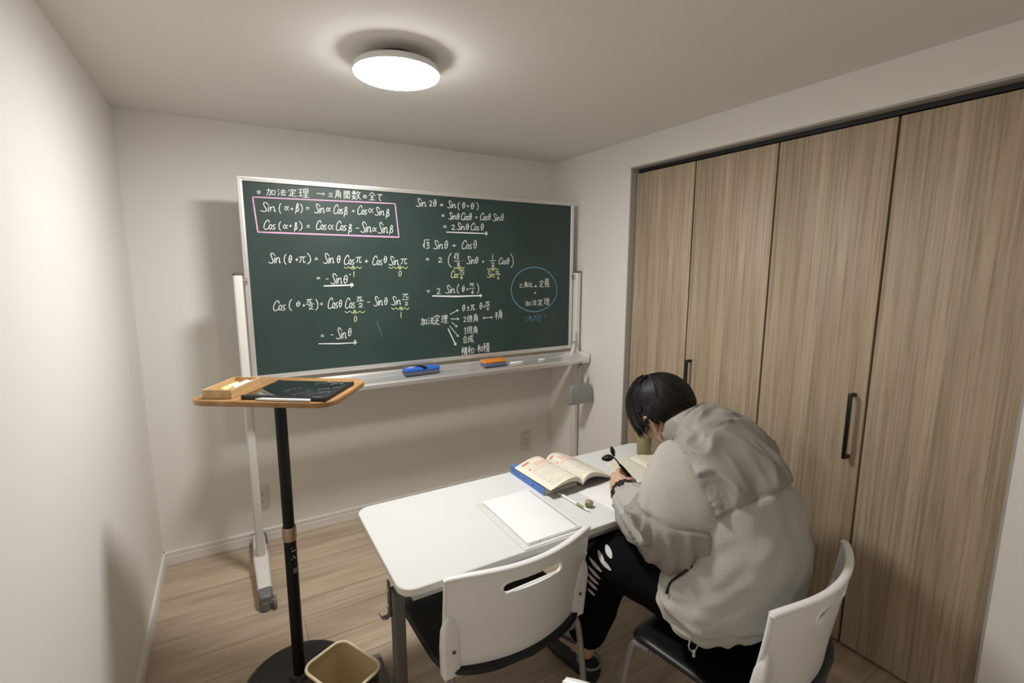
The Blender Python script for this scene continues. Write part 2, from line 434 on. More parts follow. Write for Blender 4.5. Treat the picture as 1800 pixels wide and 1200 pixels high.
# posts, pivots, feet
for sx, name in ((-2.150, 'l'), (-.040, 'r')):
    mb = MB(); mb.slab(L(sx, -.36, (1.618+.09)/2), .042, .046, 1.618-.09, .012, .002)
    po = link('post', mb, MT['post_w'], bd)
    mb = MB(); mb.slab(L(sx, -.36, 1.622), .046, .050, .012, .012, .003); link('post_cap', mb, MT['dark_grey'], po)
    xi = sx+.030 if name == 'l' else sx-.026
    mb = MB(); mb.cyl(L(xi-.016, -.36, 1.588), L(xi+.012, -.36, 1.588), .014); link('pivot', mb, MT['steel'], po)
    # foot: flat oval tube with plastic ends and casters
    mb = MB()
    R = []
    for y, zc, w, h in ((.30, .072, .028, .024), (.28, .074, .032, .030), (.06, .080, .036, .036), (.03, .086, .038, .046), (-.03, .086, .038, .046), (-.06, .080, .036, .036), (-.28, .068, .032, .030)):
        R.append([L(sx+x, -.36+y, zc+z) for x, z in rrect(w*2, h*1.2, .016, 5)])
    mb.rings(R); ft = link('foot', mb, MT['post_w'], bd)
    for sy in (-1, 1):
        mb = MB(); R = []
        for y, zc, w, h in ((.275, .068, .034, .033), (.315, .062, .032, .034), (.335, .056, .024, .024)):
            R.append([L(sx+x, -.36+sy*y, zc+z) for x, z in rrect(w*2, h*1.2, .014, 5)])
        mb.rings(R); cp = link('foot_cap', mb, MT['caster'], ft)
        cs = MB()
        for o_ in (.030,):
            cs.lathe([(.0, -.008), (.026, -.008), (.030, -.004), (.030, .004), (.026, .008), (.0, .008)], seg=28)
            k = 6*28
            cs.v[-k:] = [L(sx+o_+z+.008, -.36+sy*.325+x, .030+y) for x, y, z in cs.v[-k:]]
        cs.cyl(L(sx-.005, -.36+sy*.325, .030), L(sx+.042, -.36+sy*.325, .030), .008)
        cs.lathe([(.0, .0), (.028, .0), (.028, .04), (.0, .04)], L(sx-.004, -.36+sy*.318, .006), 20)
        link('caster', cs, MT['caster'], ft)
# chalk tray: sloping trough with a front lip
mb = MB(); prof = [(-.345, 1.052), (-.350, 1.056), (-.366, 1.050), (-.400, 1.036), (-.404, 1.033), (-.408, 1.0345), (-.452, 1.022), (-.462, 1.018), (-.470, 1.022), (-.478, 1.020), (-.482, 1.010), (-.480, .990), (-.470, .984), (-.445, .990), (-.440, 1.006), (-.400, 1.014), (-.352, 1.028), (-.345, 1.034)]
mb.rings([[L(x, y-.012, z) for y, z in prof] for x in (-2.168, -.022)])
tr = link('chalk_tray', mb, MT['alu'], bd, 25)
for x in (-2.170, -.018):
    mb = MB(); mb.slab(L(x, -.425, 1.021), .012, .135, .062, .004, .002); link('tray_end_cap', mb, MT['post_w'], tr)
mb = MB(); mb.cyl(L(-.02, -.478, 1.004), L(.0-.006, -.478, 1.004), .011); link('tray_knob', mb, MT['dark_grey'], tr)
# locking lever at the lower right corner
mb = MB()
mb.rings([[L(-.082+dx+x*w, -.398+y*.010, z) for x, y in rrect(1, 1, .3, 4)] for z, dx, w in ((1.030, -.024, .022), (1.045, -.022, .028), (1.080, -.012, .020), (1.110, -.002, .020), (1.140, .004, .014), (1.185, .002, .010), (1.215, .0, .006))])
lv = link('lock_lever', mb, MT['white_pl'], bd)
mb = MB(); mb.cyl(L(-.078, -.385, 1.125), L(-.078, -.412, 1.125), .014); link('lever_hub', mb, MT['tlight'], lv)

# ---- the writing: chalk strokes laid on the board face
CHALK_GLYPHS=[
('w','*',-2.0387,2.0142,0.0224,0.0009,0.0017,0.0242),
('w','加',-1.9954,2.0099,0.0453,0.0017,0.0027,0.0401),
('w','法',-1.9436,2.0121,0.0440,0.0017,0.0025,0.0387),
('w','定',-1.8951,2.0136,0.0449,0.0017,0.0026,0.0409),
('w','理',-1.8460,2.0110,0.0550,0.0020,0.0031,0.0508),
('w','三',-1.6975,2.0243,0.0280,0.0005,0.0014,0.0259),
('w','角',-1.6650,2.0200,0.0391,0.0007,0.0024,0.0462),
('w','関',-1.6185,2.0200,0.0348,0.0006,0.0023,0.0466),
('w','数',-1.5772,2.0192,0.0517,0.0009,0.0024,0.0510),
('w','の',-1.5148,2.0297,0.0217,0.0004,0.0010,0.0222),
('w','全',-1.4852,2.0220,0.0403,0.0007,0.0020,0.0468),
('w','て',-1.4370,2.0218,0.0292,0.0005,0.0017,0.0410),
('w','Sin',-2.0263,1.9323,0.0732,0.0019,0.0030,0.0439),
('w','(',-1.9413,1.9266,0.0097,0.0002,0.0034,0.0517),
('w','α',-1.9141,1.9447,0.0200,0.0006,0.0015,0.0236),
('w','+',-1.8860,1.9462,0.0135,0.0004,0.0008,0.0133),
('w','β',-1.8645,1.9298,0.0191,0.0005,0.0031,0.0511),
('w',')',-1.8392,1.9344,0.0101,0.0003,0.0029,0.0480),
('w','=',-1.8115,1.9538,0.0171,0.0005,0.0008,0.0135),
('w','Sin',-1.7719,1.9386,0.0545,0.0014,0.0026,0.0461),
('w','α',-1.7121,1.9497,0.0241,0.0007,0.0013,0.0236),
('w','Cos',-1.6750,1.9388,0.0526,0.0013,0.0025,0.0480),
('w','β',-1.6216,1.9262,0.0210,0.0005,0.0026,0.0525),
('w','+',-1.5784,1.9519,0.0167,0.0005,0.0007,0.0141),
('w','Cos',-1.5495,1.9419,0.0557,0.0014,0.0022,0.0476),
('w','α',-1.4896,1.9559,0.0288,0.0008,0.0011,0.0256),
('w','Sin',-1.4551,1.9426,0.0576,0.0014,0.0018,0.0438),
('w','β',-1.3916,1.9287,0.0217,0.0005,0.0019,0.0506),
('w','Cos',-2.0183,1.8442,0.0581,0.0005,0.0032,0.0468),
('w','(',-1.9482,1.8413,0.0110,0.0001,0.0030,0.0465),
('w','α',-1.9276,1.8518,0.0223,0.0002,0.0015,0.0238),
('w','+',-1.8981,1.8599,0.0135,0.0001,0.0009,0.0144),
('w','β',-1.8746,1.8392,0.0146,0.0001,0.0028,0.0457),
('w',')',-1.8515,1.8439,0.0161,0.0001,0.0030,0.0493),
('w','=',-1.8137,1.8609,0.0163,0.0002,0.0009,0.0146),
('w','Cos',-1.7683,1.8524,0.0558,0.0005,0.0027,0.0476),
('w','α',-1.7075,1.8553,0.0292,0.0003,0.0016,0.0298),
('w','Cos',-1.6673,1.8521,0.0580,0.0005,0.0026,0.0500),
('w','β',-1.6026,1.8347,0.0202,0.0001,0.0026,0.0538),
('w','-',-1.5607,1.8631,0.0179,0.0002,0.0005,0.0102),
('w','Sin',-1.5374,1.8466,0.0641,0.0005,0.0025,0.0564),
('w','α',-1.4704,1.8536,0.0239,0.0002,0.0011,0.0260),
('w','Sin',-1.4416,1.8447,0.0610,0.0004,0.0024,0.0600),
('w','β',-1.3754,1.8385,0.0242,0.0001,0.0020,0.0528),
('w','Sin',-2.0073,1.6760,0.0594,-0.0004,0.0034,0.0511),
('w','(',-1.9348,1.6697,0.0121,-0.0001,0.0035,0.0547),
('w','θ',-1.9117,1.6785,0.0168,-0.0001,0.0025,0.0399),
('w','+',-1.8794,1.6860,0.0151,-0.0001,0.0011,0.0171),
('w','π',-1.8629,1.6788,0.0348,-0.0002,0.0020,0.0334),
('w',')',-1.8234,1.6715,0.0207,-0.0002,0.0035,0.0594),
('w','=',-1.7835,1.6931,0.0167,-0.0001,0.0008,0.0135),
('w','Sin',-1.7424,1.6754,0.0595,-0.0004,0.0029,0.0533),
('w','θ',-1.6703,1.6786,0.0209,-0.0001,0.0021,0.0408),
('w','Cos',-1.6343,1.6696,0.0594,-0.0005,0.0025,0.0503),
('w','π',-1.5693,1.6790,0.0321,-0.0002,0.0016,0.0348),
('w','+',-1.5210,1.6791,0.0205,-0.0001,0.0009,0.0194),
('w','Cos',-1.4792,1.6673,0.0602,-0.0005,0.0021,0.0512),
('w','θ',-1.4131,1.6796,0.0202,-0.0001,0.0015,0.0395),
('w','Sin',-1.3851,1.6675,0.0612,-0.0005,0.0019,0.0499),
('w','π',-1.3164,1.6730,0.0426,-0.0003,0.0011,0.0326),
('y','-',-1.6093,1.6124,0.0112,-0.0001,0.0004,0.0073),
('y','1',-1.5883,1.6007,0.0103,-0.0001,0.0016,0.0334),
('y','0',-1.3300,1.6035,0.0209,-0.0002,0.0011,0.0311),
('w','=',-1.7782,1.5925,0.0163,-0.0000,0.0006,0.0101),
('w','-',-1.7317,1.5868,0.0127,-0.0000,0.0006,0.0112),
('w','Sin',-1.7093,1.5658,0.0632,-0.0004,0.0029,0.0547),
('w','θ',-1.6410,1.5659,0.0243,-0.0002,0.0024,0.0477),
('w','Cos',-2.0026,1.4308,0.0630,-0.0000,0.0035,0.0520),
('w','(',-1.9262,1.4264,0.0156,-0.0000,0.0040,0.0637),
('w','θ',-1.8894,1.4488,0.0219,0.0001,0.0017,0.0271),
('w','+',-1.8578,1.4462,0.0127,0.0000,0.0009,0.0151),
('w','π',-1.8369,1.4654,0.0271,0.0002,0.0012,0.0202),
('w','2',-1.8309,1.4311,0.0267,-0.0000,0.0012,0.0213),
('w',')',-1.7939,1.4257,0.0135,-0.0000,0.0034,0.0603),
('w','=',-1.7682,1.4529,0.0127,0.0000,0.0007,0.0118),
('w','Cos',-1.7313,1.4298,0.0558,-0.0000,0.0032,0.0594),
('w','θ',-1.6727,1.4360,0.0187,0.0000,0.0021,0.0418),
('w','Cos',-1.6402,1.4275,0.0577,-0.0001,0.0028,0.0578),
('w','π',-1.5737,1.4717,0.0299,0.0002,0.0009,0.0196),
('w','2',-1.5677,1.4304,0.0273,-0.0000,0.0011,0.0235),
('w','-',-1.5166,1.4533,0.0166,0.0001,0.0005,0.0118),
('w','Sin',-1.4825,1.4355,0.0572,0.0000,0.0023,0.0540),
('w','θ',-1.4197,1.4392,0.0210,0.0000,0.0017,0.0437),
('w','Sin',-1.3792,1.4369,0.0605,0.0000,0.0018,0.0495),
('w','π',-1.3100,1.4765,0.0368,0.0003,0.0008,0.0233),
('w','2',-1.2988,1.4318,0.0214,-0.0000,0.0007,0.0201),
('y','0',-1.5949,1.3503,0.0182,-0.0010,0.0016,0.0348),
('y','1',-1.3271,1.3594,0.0097,-0.0005,0.0012,0.0359),
('w','=',-1.7754,1.2773,0.0172,-0.0009,0.0007,0.0136),
('w','-',-1.7244,1.2800,0.0150,-0.0007,0.0006,0.0116),
('w','Sin',-1.6968,1.2600,0.0585,-0.0031,0.0032,0.0619),
('w','θ',-1.6308,1.2717,0.0202,-0.0010,0.0023,0.0466),
('w','Sin',-1.2132,2.0057,0.0661,0.0009,0.0013,0.0454),
('w','2',-1.1317,2.0106,0.0225,0.0003,0.0008,0.0325),
('w','θ',-1.1044,2.0117,0.0221,0.0003,0.0010,0.0414),
('w','=',-1.0618,2.0164,0.0212,0.0003,0.0003,0.0132),
('w','Sin',-1.0163,2.0089,0.0588,0.0008,0.0008,0.0409),
('w','(',-0.9464,1.9996,0.0113,0.0001,0.0008,0.0470),
('w','θ',-0.9166,2.0121,0.0204,0.0003,0.0005,0.0365),
('w','+',-0.8872,2.0194,0.0154,0.0002,0.0002,0.0153),
('w','θ',-0.8590,2.0116,0.0246,0.0003,0.0005,0.0380),
('w',')',-0.8213,2.0067,0.0157,0.0002,0.0005,0.0480),
('w','=',-1.0540,1.9562,0.0189,0.0001,0.0003,0.0122),
('w','Sin',-1.0103,1.9424,0.0548,0.0001,0.0008,0.0401),
('w','θ',-0.9536,1.9443,0.0183,0.0000,0.0006,0.0377),
('w','Cos',-0.9271,1.9418,0.0557,0.0001,0.0007,0.0441),
('w','θ',-0.8708,1.9448,0.0188,0.0000,0.0005,0.0416),
('w','+',-0.8304,1.9558,0.0177,0.0001,0.0001,0.0138),
('w','Cos',-0.7956,1.9468,0.0561,0.0002,0.0004,0.0444),
('w','θ',-0.7381,1.9510,0.0189,0.0001,0.0003,0.0408),
('w','Sin',-0.7084,1.9474,0.0598,0.0002,0.0002,0.0427),
('w','θ',-0.6465,1.9512,0.0223,0.0001,0.0001,0.0443),
('w','=',-1.0445,1.8912,0.0233,-0.0002,0.0003,0.0134),
('w','2',-0.9922,1.8809,0.0269,-0.0002,0.0005,0.0293),
('w','Sin',-0.9565,1.8829,0.0572,-0.0004,0.0007,0.0407),
('w','θ',-0.8942,1.8844,0.0219,-0.0002,0.0005,0.0383),
('w','Cos',-0.8619,1.8830,0.0617,-0.0005,0.0005,0.0437),
('w','θ',-0.7915,1.8859,0.0234,-0.0002,0.0004,0.0413),
('w','√',-1.1765,1.7650,0.0433,0.0004,0.0014,0.0524),
('w','3',-1.1576,1.7652,0.0250,0.0002,0.0010,0.0376),
('w','Sin',-1.1129,1.7635,0.0682,0.0006,0.0012,0.0502),
('w','θ',-1.0385,1.7674,0.0248,0.0002,0.0010,0.0480),
('w','+',-0.9867,1.7769,0.0258,0.0003,0.0003,0.0188),
('w','Cos',-0.9254,1.7668,0.0745,0.0007,0.0008,0.0517),
('w','θ',-0.8436,1.7710,0.0258,0.0002,0.0006,0.0524),
('w','=',-1.1594,1.6957,0.0215,-0.0001,0.0004,0.0139),
('w','2',-1.0826,1.6832,0.0294,-0.0001,0.0007,0.0300),
('w','(',-1.0184,1.6548,0.0251,-0.0002,0.0017,0.0874),
('w','√',-0.9773,1.7027,0.0356,-0.0001,0.0007,0.0373),
('w','3',-0.9627,1.7044,0.0197,-0.0000,0.0005,0.0265),
('w','2',-0.9602,1.6652,0.0236,-0.0002,0.0003,0.0174),
('w','.',-0.9214,1.6914,0.0077,-0.0000,0.0001,0.0076),
('w','Sin',-0.8938,1.6760,0.0617,-0.0004,0.0006,0.0467),
('w','θ',-0.8314,1.6801,0.0220,-0.0001,0.0004,0.0412),
('w','+',-0.7846,1.6821,0.0162,-0.0001,0.0001,0.0160),
('w','1',-0.7136,1.7034,0.0124,-0.0000,0.0002,0.0324),
('w','2',-0.7187,1.6595,0.0256,-0.0002,0.0001,0.0253),
('w','Cos',-0.6645,1.6742,0.0600,-0.0004,0.0001,0.0412),
('w','θ',-0.6045,1.6749,0.0229,-0.0001,-0.0000,0.0409),
('w',')',-0.5758,1.6522,0.0246,-0.0002,-0.0002,0.0933),
('y','Cos',-1.0008,1.5900,0.0534,-0.0006,0.0008,0.0451),
('y','π',-0.9430,1.6203,0.0348,-0.0002,0.0003,0.0186),
('y','6',-0.9372,1.5834,0.0187,-0.0002,0.0004,0.0234),
('y','Sin',-0.7513,1.5902,0.0600,-0.0006,0.0003,0.0403),
('y','π',-0.6877,1.6139,0.0294,-0.0002,0.0001,0.0164),
('y','6',-0.6753,1.5778,0.0169,-0.0002,0.0001,0.0238),
('w','=',-1.1585,1.5056,0.0193,-0.0005,0.0004,0.0136),
('w','2',-1.0962,1.4925,0.0271,-0.0008,0.0008,0.0356),
('w','Sin',-1.0391,1.4967,0.0677,-0.0018,0.0010,0.0487),
('w','(',-0.9612,1.4911,0.0154,-0.0004,0.0010,0.0605),
('w','θ',-0.9255,1.5025,0.0182,-0.0005,0.0006,0.0384),
('w','+',-0.8980,1.5108,0.0171,-0.0004,0.0002,0.0131),
('w','π',-0.8727,1.5375,0.0305,-0.0006,0.0002,0.0184),
('w','6',-0.8620,1.4896,0.0180,-0.0005,0.0003,0.0245),
('w',')',-0.8240,1.4909,0.0168,-0.0005,0.0006,0.0624),
('w','加',-1.2029,1.3041,0.0434,-0.0005,0.0015,0.0517),
('w','法',-1.1576,1.3054,0.0447,-0.0005,0.0014,0.0539),
('w','定',-1.1210,1.3032,0.0453,-0.0006,0.0016,0.0676),
('w','理',-1.0712,1.3097,0.0454,-0.0005,0.0012,0.0570),
('w','θ',-0.9260,1.3812,0.0210,0.0000,0.0006,0.0418),
('w','±',-0.8945,1.3846,0.0192,0.0000,0.0004,0.0264),
('w','π',-0.8680,1.3832,0.0294,0.0000,0.0005,0.0374),
('w','.',-0.8318,1.3845,0.0081,0.0000,0.0001,0.0097),
('w','θ',-0.8041,1.3879,0.0198,0.0000,0.0004,0.0426),
('w','+',-0.7801,1.3962,0.0165,0.0000,0.0001,0.0153),
('w','π',-0.7628,1.4154,0.0311,0.0002,0.0001,0.0196),
('w','2',-0.7548,1.3809,0.0187,0.0000,0.0001,0.0203),
('w','2',-0.9205,1.3105,0.0211,-0.0002,0.0005,0.0343),
('w','倍',-0.8942,1.3081,0.0387,-0.0004,0.0006,0.0472),
('w','角',-0.8508,1.3056,0.0385,-0.0004,0.0006,0.0548),
('w','半',-0.6938,1.3145,0.0248,-0.0002,0.0002,0.0511),
('w','角',-0.6676,1.3142,0.0343,-0.0003,0.0002,0.0663),
('w','3',-0.9164,1.2346,0.0159,-0.0004,0.0006,0.0407),
('w','倍',-0.8952,1.2339,0.0388,-0.0009,0.0007,0.0518),
('w','角',-0.8531,1.2298,0.0373,-0.0009,0.0006,0.0533),
('w','合',-0.9272,1.1739,0.0358,-0.0012,0.0007,0.0500),
('w','成',-0.8907,1.1734,0.0430,-0.0014,0.0007,0.0551),
('w','積',-0.9369,1.0992,0.0426,-0.0019,0.0008,0.0533),
('w','和',-0.8917,1.0969,0.0432,-0.0019,0.0008,0.0599),
('w','.',-0.8427,1.1244,0.0082,-0.0003,0.0001,0.0087),
('w','和',-0.8224,1.1057,0.0393,-0.0017,0.0005,0.0549),
('w','積',-0.7811,1.1019,0.0475,-0.0021,0.0005,0.0678),
('w','三',-0.5097,1.5177,0.0327,-0.0003,-0.0002,0.0321),
('w','角',-0.4710,1.5169,0.0346,-0.0003,-0.0003,0.0431),
('w','比',-0.4349,1.5186,0.0335,-0.0003,-0.0003,0.0382),
('w','の',-0.3854,1.5203,0.0177,-0.0001,-0.0002,0.0141),
('w','定',-0.3506,1.5181,0.0422,-0.0004,-0.0006,0.0515),
('w','義',-0.3069,1.5159,0.0459,-0.0004,-0.0010,0.0661),
('w','+',-0.3910,1.4728,0.0216,-0.0003,-0.0002,0.0180),
('w','加',-0.4603,1.3926,0.0449,-0.0012,-0.0003,0.0398),
('w','法',-0.4071,1.3931,0.0417,-0.0011,-0.0004,0.0459),
('w','定',-0.3607,1.3938,0.0462,-0.0012,-0.0005,0.0456),
('w','理',-0.3098,1.3957,0.0509,-0.0013,-0.0007,0.0512),
('b','こ',-0.4581,1.2891,0.0244,-0.0007,-0.0002,0.0324),
('b','れ',-0.4314,1.2874,0.0400,-0.0012,-0.0004,0.0443),
('b','だ',-0.3891,1.2904,0.0327,-0.0010,-0.0004,0.0419),
('b','け',-0.3555,1.2793,0.0315,-0.0010,-0.0007,0.0579),
('b','!',-0.3067,1.2860,0.0199,-0.0006,-0.0008,0.0543),
]
CHALK_LINES=[
('w',1,[(-1.7545,2.0390),(-1.7144,2.0395)]),
('w',1,[(-1.7235,2.0461),(-1.7144,2.0395),(-1.7229,2.0316)]),
('p',1.9,[(-2.0551,2.0004),(-1.3351,2.0136)]),
('p',1.9,[(-1.3351,2.0136),(-1.3195,1.8266)]),
('p',2.3,[(-1.3195,1.8266),(-2.0439,1.8307)]),
('p',1.9,[(-2.0439,1.8307),(-2.0551,2.0004)]),
('y',1,[(-1.6339,1.6580),(-1.6225,1.6487),(-1.6101,1.6580),(-1.5986,1.6487),(-1.5862,1.6580),(-1.5745,1.6487),(-1.5620,1.6580),(-1.5502,1.6486),(-1.5376,1.6580)]),
('y',1,[(-1.5889,1.6648),(-1.5899,1.6430)]),
('y',1,[(-1.5807,1.6648),(-1.5817,1.6429)]),
('y',1,[(-1.3855,1.6575),(-1.3718,1.6478),(-1.3574,1.6575),(-1.3436,1.6478),(-1.3290,1.6575),(-1.3150,1.6477),(-1.3004,1.6575),(-1.2862,1.6477),(-1.2714,1.6575)]),
('y',1,[(-1.3240,1.6646),(-1.3248,1.6417)]),
('y',1,[(-1.3150,1.6646),(-1.3157,1.6417)]),
('w',2.4,[(-1.7431,1.5549),(-1.6691,1.5561),(-1.5878,1.5577)]),
('w',1.3,[(-1.6017,1.5679),(-1.5997,1.5443)]),
('w',1.3,[(-1.5945,1.5694),(-1.5933,1.5494)]),
('w',1,[(-1.8397,1.4585),(-1.8006,1.4600)]),
('w',1,[(-1.5740,1.4654),(-1.5346,1.4666)]),
('w',1,[(-1.3137,1.4662),(-1.2717,1.4671)]),
('y',1,[(-1.6419,1.4134),(-1.6288,1.4033),(-1.6148,1.4122),(-1.6016,1.4020),(-1.5874,1.4110),(-1.5741,1.4007),(-1.5598,1.4097),(-1.5463,1.3994),(-1.5318,1.4085)]),
('y',1,[(-1.5918,1.4181),(-1.5928,1.3957)]),
('y',1,[(-1.5835,1.4177),(-1.5845,1.3953)]),
('y',1,[(-1.3786,1.4220),(-1.3657,1.4115),(-1.3519,1.4209),(-1.3389,1.4103),(-1.3250,1.4198),(-1.3118,1.4092),(-1.2978,1.4187),(-1.2844,1.4080),(-1.2704,1.4175)]),
('y',1,[(-1.3242,1.4270),(-1.3250,1.4036)]),
('y',1,[(-1.3151,1.4267),(-1.3159,1.4032)]),
('w',1.8,[(-1.7872,1.2411),(-1.6855,1.2336),(-1.5848,1.2311)]),
('w',1.2,[(-1.5982,1.2463),(-1.5983,1.2223)]),
('w',1.2,[(-1.5909,1.2468),(-1.5914,1.2240)]),
('d',0.8,[(-1.4645,1.3446),(-1.4549,1.3120),(-1.4380,1.2526)]),
('w',2,[(-1.0223,1.8657),(-0.8931,1.8656),(-0.7448,1.8660)]),
('w',1.3,[(-0.7575,1.8773),(-0.7549,1.8551)]),
('w',1.3,[(-0.7494,1.8776),(-0.7482,1.8582)]),
('w',1,[(-0.9756,1.6928),(-0.9361,1.6930)]),
('w',1,[(-0.7288,1.6966),(-0.6874,1.6981)]),
('y',1,[(-0.9794,1.6558),(-0.9709,1.6454),(-0.9620,1.6558),(-0.9534,1.6454),(-0.9444,1.6558),(-0.9358,1.6453),(-0.9267,1.6558),(-0.9180,1.6453),(-0.9090,1.6558)]),
('y',1,[(-0.9494,1.6634),(-0.9498,1.6390)]),
('y',1,[(-0.9392,1.6634),(-0.9395,1.6389)]),
('y',1,[(-0.7482,1.6492),(-0.7382,1.6383),(-0.7280,1.6492),(-0.7179,1.6383),(-0.7077,1.6491),(-0.6975,1.6382),(-0.6873,1.6491),(-0.6770,1.6382),(-0.6667,1.6491)]),
('y',1,[(-0.7111,1.6570),(-0.7112,1.6316)]),
('y',1,[(-0.7001,1.6570),(-0.7002,1.6316)]),
('y',1,[(-0.9432,1.6127),(-0.9083,1.6125)]),
('y',1,[(-0.6891,1.6097),(-0.6492,1.6094)]),
('w',1,[(-0.8768,1.5222),(-0.8384,1.5237)]),
('w',2.6,[(-1.1227,1.4829),(-0.9634,1.4752),(-0.7883,1.4754)]),
('w',1.4,[(-0.8025,1.4855),(-0.7986,1.4642)]),
('w',1.4,[(-0.7944,1.4853),(-0.7904,1.4670)]),
('w',1.2,[(-1.0101,1.3648),(-0.9519,1.3900)]),
('w',1.2,[(-0.9588,1.3787),(-0.9519,1.3900),(-0.9660,1.3922)]),
('w',1.2,[(-1.0043,1.3360),(-0.9489,1.3331)]),
('w',1.2,[(-0.9608,1.3262),(-0.9489,1.3331),(-0.9606,1.3411)]),
('w',1.1,[(-0.9983,1.3136),(-0.9621,1.2828)]),
('w',1.1,[(-0.9763,1.2849),(-0.9621,1.2828),(-0.9657,1.2957)]),
('w',1.1,[(-1.0147,1.2937),(-0.9547,1.2207)]),
('w',1.1,[(-0.9684,1.2253),(-0.9547,1.2207),(-0.9558,1.2340)]),
('w',1.9,[(-1.0246,1.2765),(-0.9738,1.1675)]),
('w',1.9,[(-0.9860,1.1753),(-0.9738,1.1675),(-0.9713,1.1805)]),
('w',1.1,[(-0.7517,1.3306),(-0.7099,1.3309)]),
('w',1.1,[(-0.7220,1.3231),(-0.7099,1.3309),(-0.7231,1.3385)]),
('w',1.1,[(-0.7378,1.3299),(-0.7807,1.3309)]),
('w',1.1,[(-0.7684,1.3382),(-0.7807,1.3309),(-0.7680,1.3229)]),
('w',1,[(-0.7615,1.4087),(-0.7304,1.4099)]),
('b',1.9,[(-0.1996,1.5007),(-0.2006,1.4765),(-0.2067,1.4530),(-0.2177,1.4308),(-0.2335,1.4106),(-0.2534,1.3929),(-0.2766,1.3780),(-0.3025,1.3664),(-0.3300,1.3584),(-0.3585,1.3540),(-0.3874,1.3535),(-0.4161,1.3567),(-0.4440,1.3635),(-0.4706,1.3737),(-0.4952,1.3870),(-0.5172,1.4031),(-0.5358,1.4216),(-0.5506,1.4419),(-0.5610,1.4636),(-0.5669,1.4862),(-0.5683,1.5091),(-0.5654,1.5320),(-0.5585,1.5541),(-0.5479,1.5751),(-0.5338,1.5945),(-0.5164,1.6118),(-0.4959,1.6266),(-0.4726,1.6385),(-0.4469,1.6473),(-0.4193,1.6526),(-0.3906,1.6544),(-0.3616,1.6526),(-0.3332,1.6471),(-0.3062,1.6380),(-0.2813,1.6256),(-0.2590,1.6100),(-0.2397,1.5917),(-0.2237,1.5710),(-0.2115,1.5486),(-0.2033,1.5250),(-0.1996,1.5007)]),
]
def _K(s):   # strokes written as 'x,y x,y|x,y ...' on a 100 x 100 square, y downwards
    return [[tuple(float(q) for q in p.split(',')) for p in st.split()] for st in s.split('|')]
KANJI = {
'加': '8,30 48,28 44,80 36,92 30,84|28,8 26,45 8,92|60,30 60,84|60,32 92,30 90,82|60,80 90,80',
'法': '8,12 18,20|4,38 14,46|6,92 22,62|38,28 88,26|62,8 62,50|30,50 96,48|58,52 42,84 82,80|72,64 88,92',
'定': '50,2 50,14|14,18 10,34|14,20 88,18 82,32|30,40 72,38|51,40 51,84|52,60 78,58|34,54 30,74 12,96|26,78 50,92 96,95',
'理': '6,18 38,16|8,48 36,46|22,18 22,80|4,84 40,76|48,10 48,52|48,12 90,10 88,52|48,32 88,30|48,52 88,50|68,12 68,92|50,72 88,70|42,94 98,92',
'三': '16,20 82,18|22,50 76,48|6,86 94,84',
'角': '40,2 16,28|38,12 64,10 54,28|24,28 22,60 8,96|24,30 80,28 78,92 70,86|24,50 78,48|22,68 78,68|51,30 51,84',
'関': '10,8 10,96|10,10 42,8 42,38|10,24 42,22|10,40 42,38|58,8 58,38|58,10 92,8 92,94 84,88|58,24 92,22|58,40 92,38|38,48 44,56|62,48 56,56|30,60 70,60|26,74 76,74|50,60 28,94|50,74 74,94',
'数': '14,8 20,18|42,6 34,18|4,28 52,26|28,6 28,48|28,28 8,44|28,28 48,44|26,50 14,74 42,94|42,60 34,80 6,96|2,66 54,64|70,4 56,36|62,24 96,22|84,24 74,66 50,96|62,40 74,70 98,94',
'の': '52,20 44,70 22,84 10,60 24,28 56,18 86,36 86,70 60,92',
'全': '50,4 8,46|50,4 94,44|30,46 70,46|30,68 70,66|50,46 50,92|12,94 90,92',
'て': '8,18 90,12 52,34 40,62 60,90 78,92',
'比': '14,10 14,86 44,74|14,42 42,38|58,8 58,78 66,90 92,88 94,70|58,44 90,30',
'義': '30,2 38,12|70,2 62,12|14,16 86,14|20,28 80,26|6,40 94,38|50,14 50,40|40,46 16,54|8,62 92,58|30,52 30,94 22,88|12,80 46,72|56,46 70,84 92,94 94,80|86,64 54,94|74,46 84,54',
'倍': '26,4 4,48|16,32 16,96|64,4 64,14|38,18 94,16|50,24 54,38|80,22 74,38|34,42 98,40|46,56 46,92|46,58 86,56 86,90|46,90 86,88',
'半': '24,10 34,26|76,8 64,26|14,36 86,34|4,60 96,58|50,6 50,98',
'合': '50,4 8,44|50,4 94,42|34,42 66,42|26,58 26,94|26,60 74,58 74,92|26,92 74,90',
'成': '16,24 92,22|18,24 16,60 4,94|18,48 44,46 40,78 32,74|56,4 66,62 92,94 96,76|84,44 50,92|72,4 84,12',
'積': '36,4 8,16|2,32 44,30|24,12 24,96|24,34 4,66|24,38 42,56|50,12 94,10|54,22 90,20|46,34 98,32|72,2 72,34|56,42 56,82|56,44 90,42 90,82|56,56 90,55|56,69 90,68|56,82 90,81|64,84 48,97|80,84 96,97',
'和': '40,6 10,18|2,36 48,34|26,14 26,96|26,38 4,70|26,42 46,60|60,30 60,84|60,32 94,30 94,82|60,80 94,80',
'こ': '20,20 80,18 68,30|18,66 30,84 86,84',
'れ': '22,6 22,96|6,28 30,26 4,76|22,52 58,22 62,50 60,86 74,92 96,72',
'だ': '4,26 56,22|34,6 8,92|52,48 88,46|48,70 58,88 92,86|72,8 78,22|88,4 94,18',
'け': '14,10 10,60 18,88 24,70|44,34 96,30|74,6 74,60 54,94',
'*': '50,4 30,96 96,36 6,40 76,92 50,4',
'√': '4,50 20,96 22,4 98,2',
'!': '70,2 36,66|24,88 22,96',
}
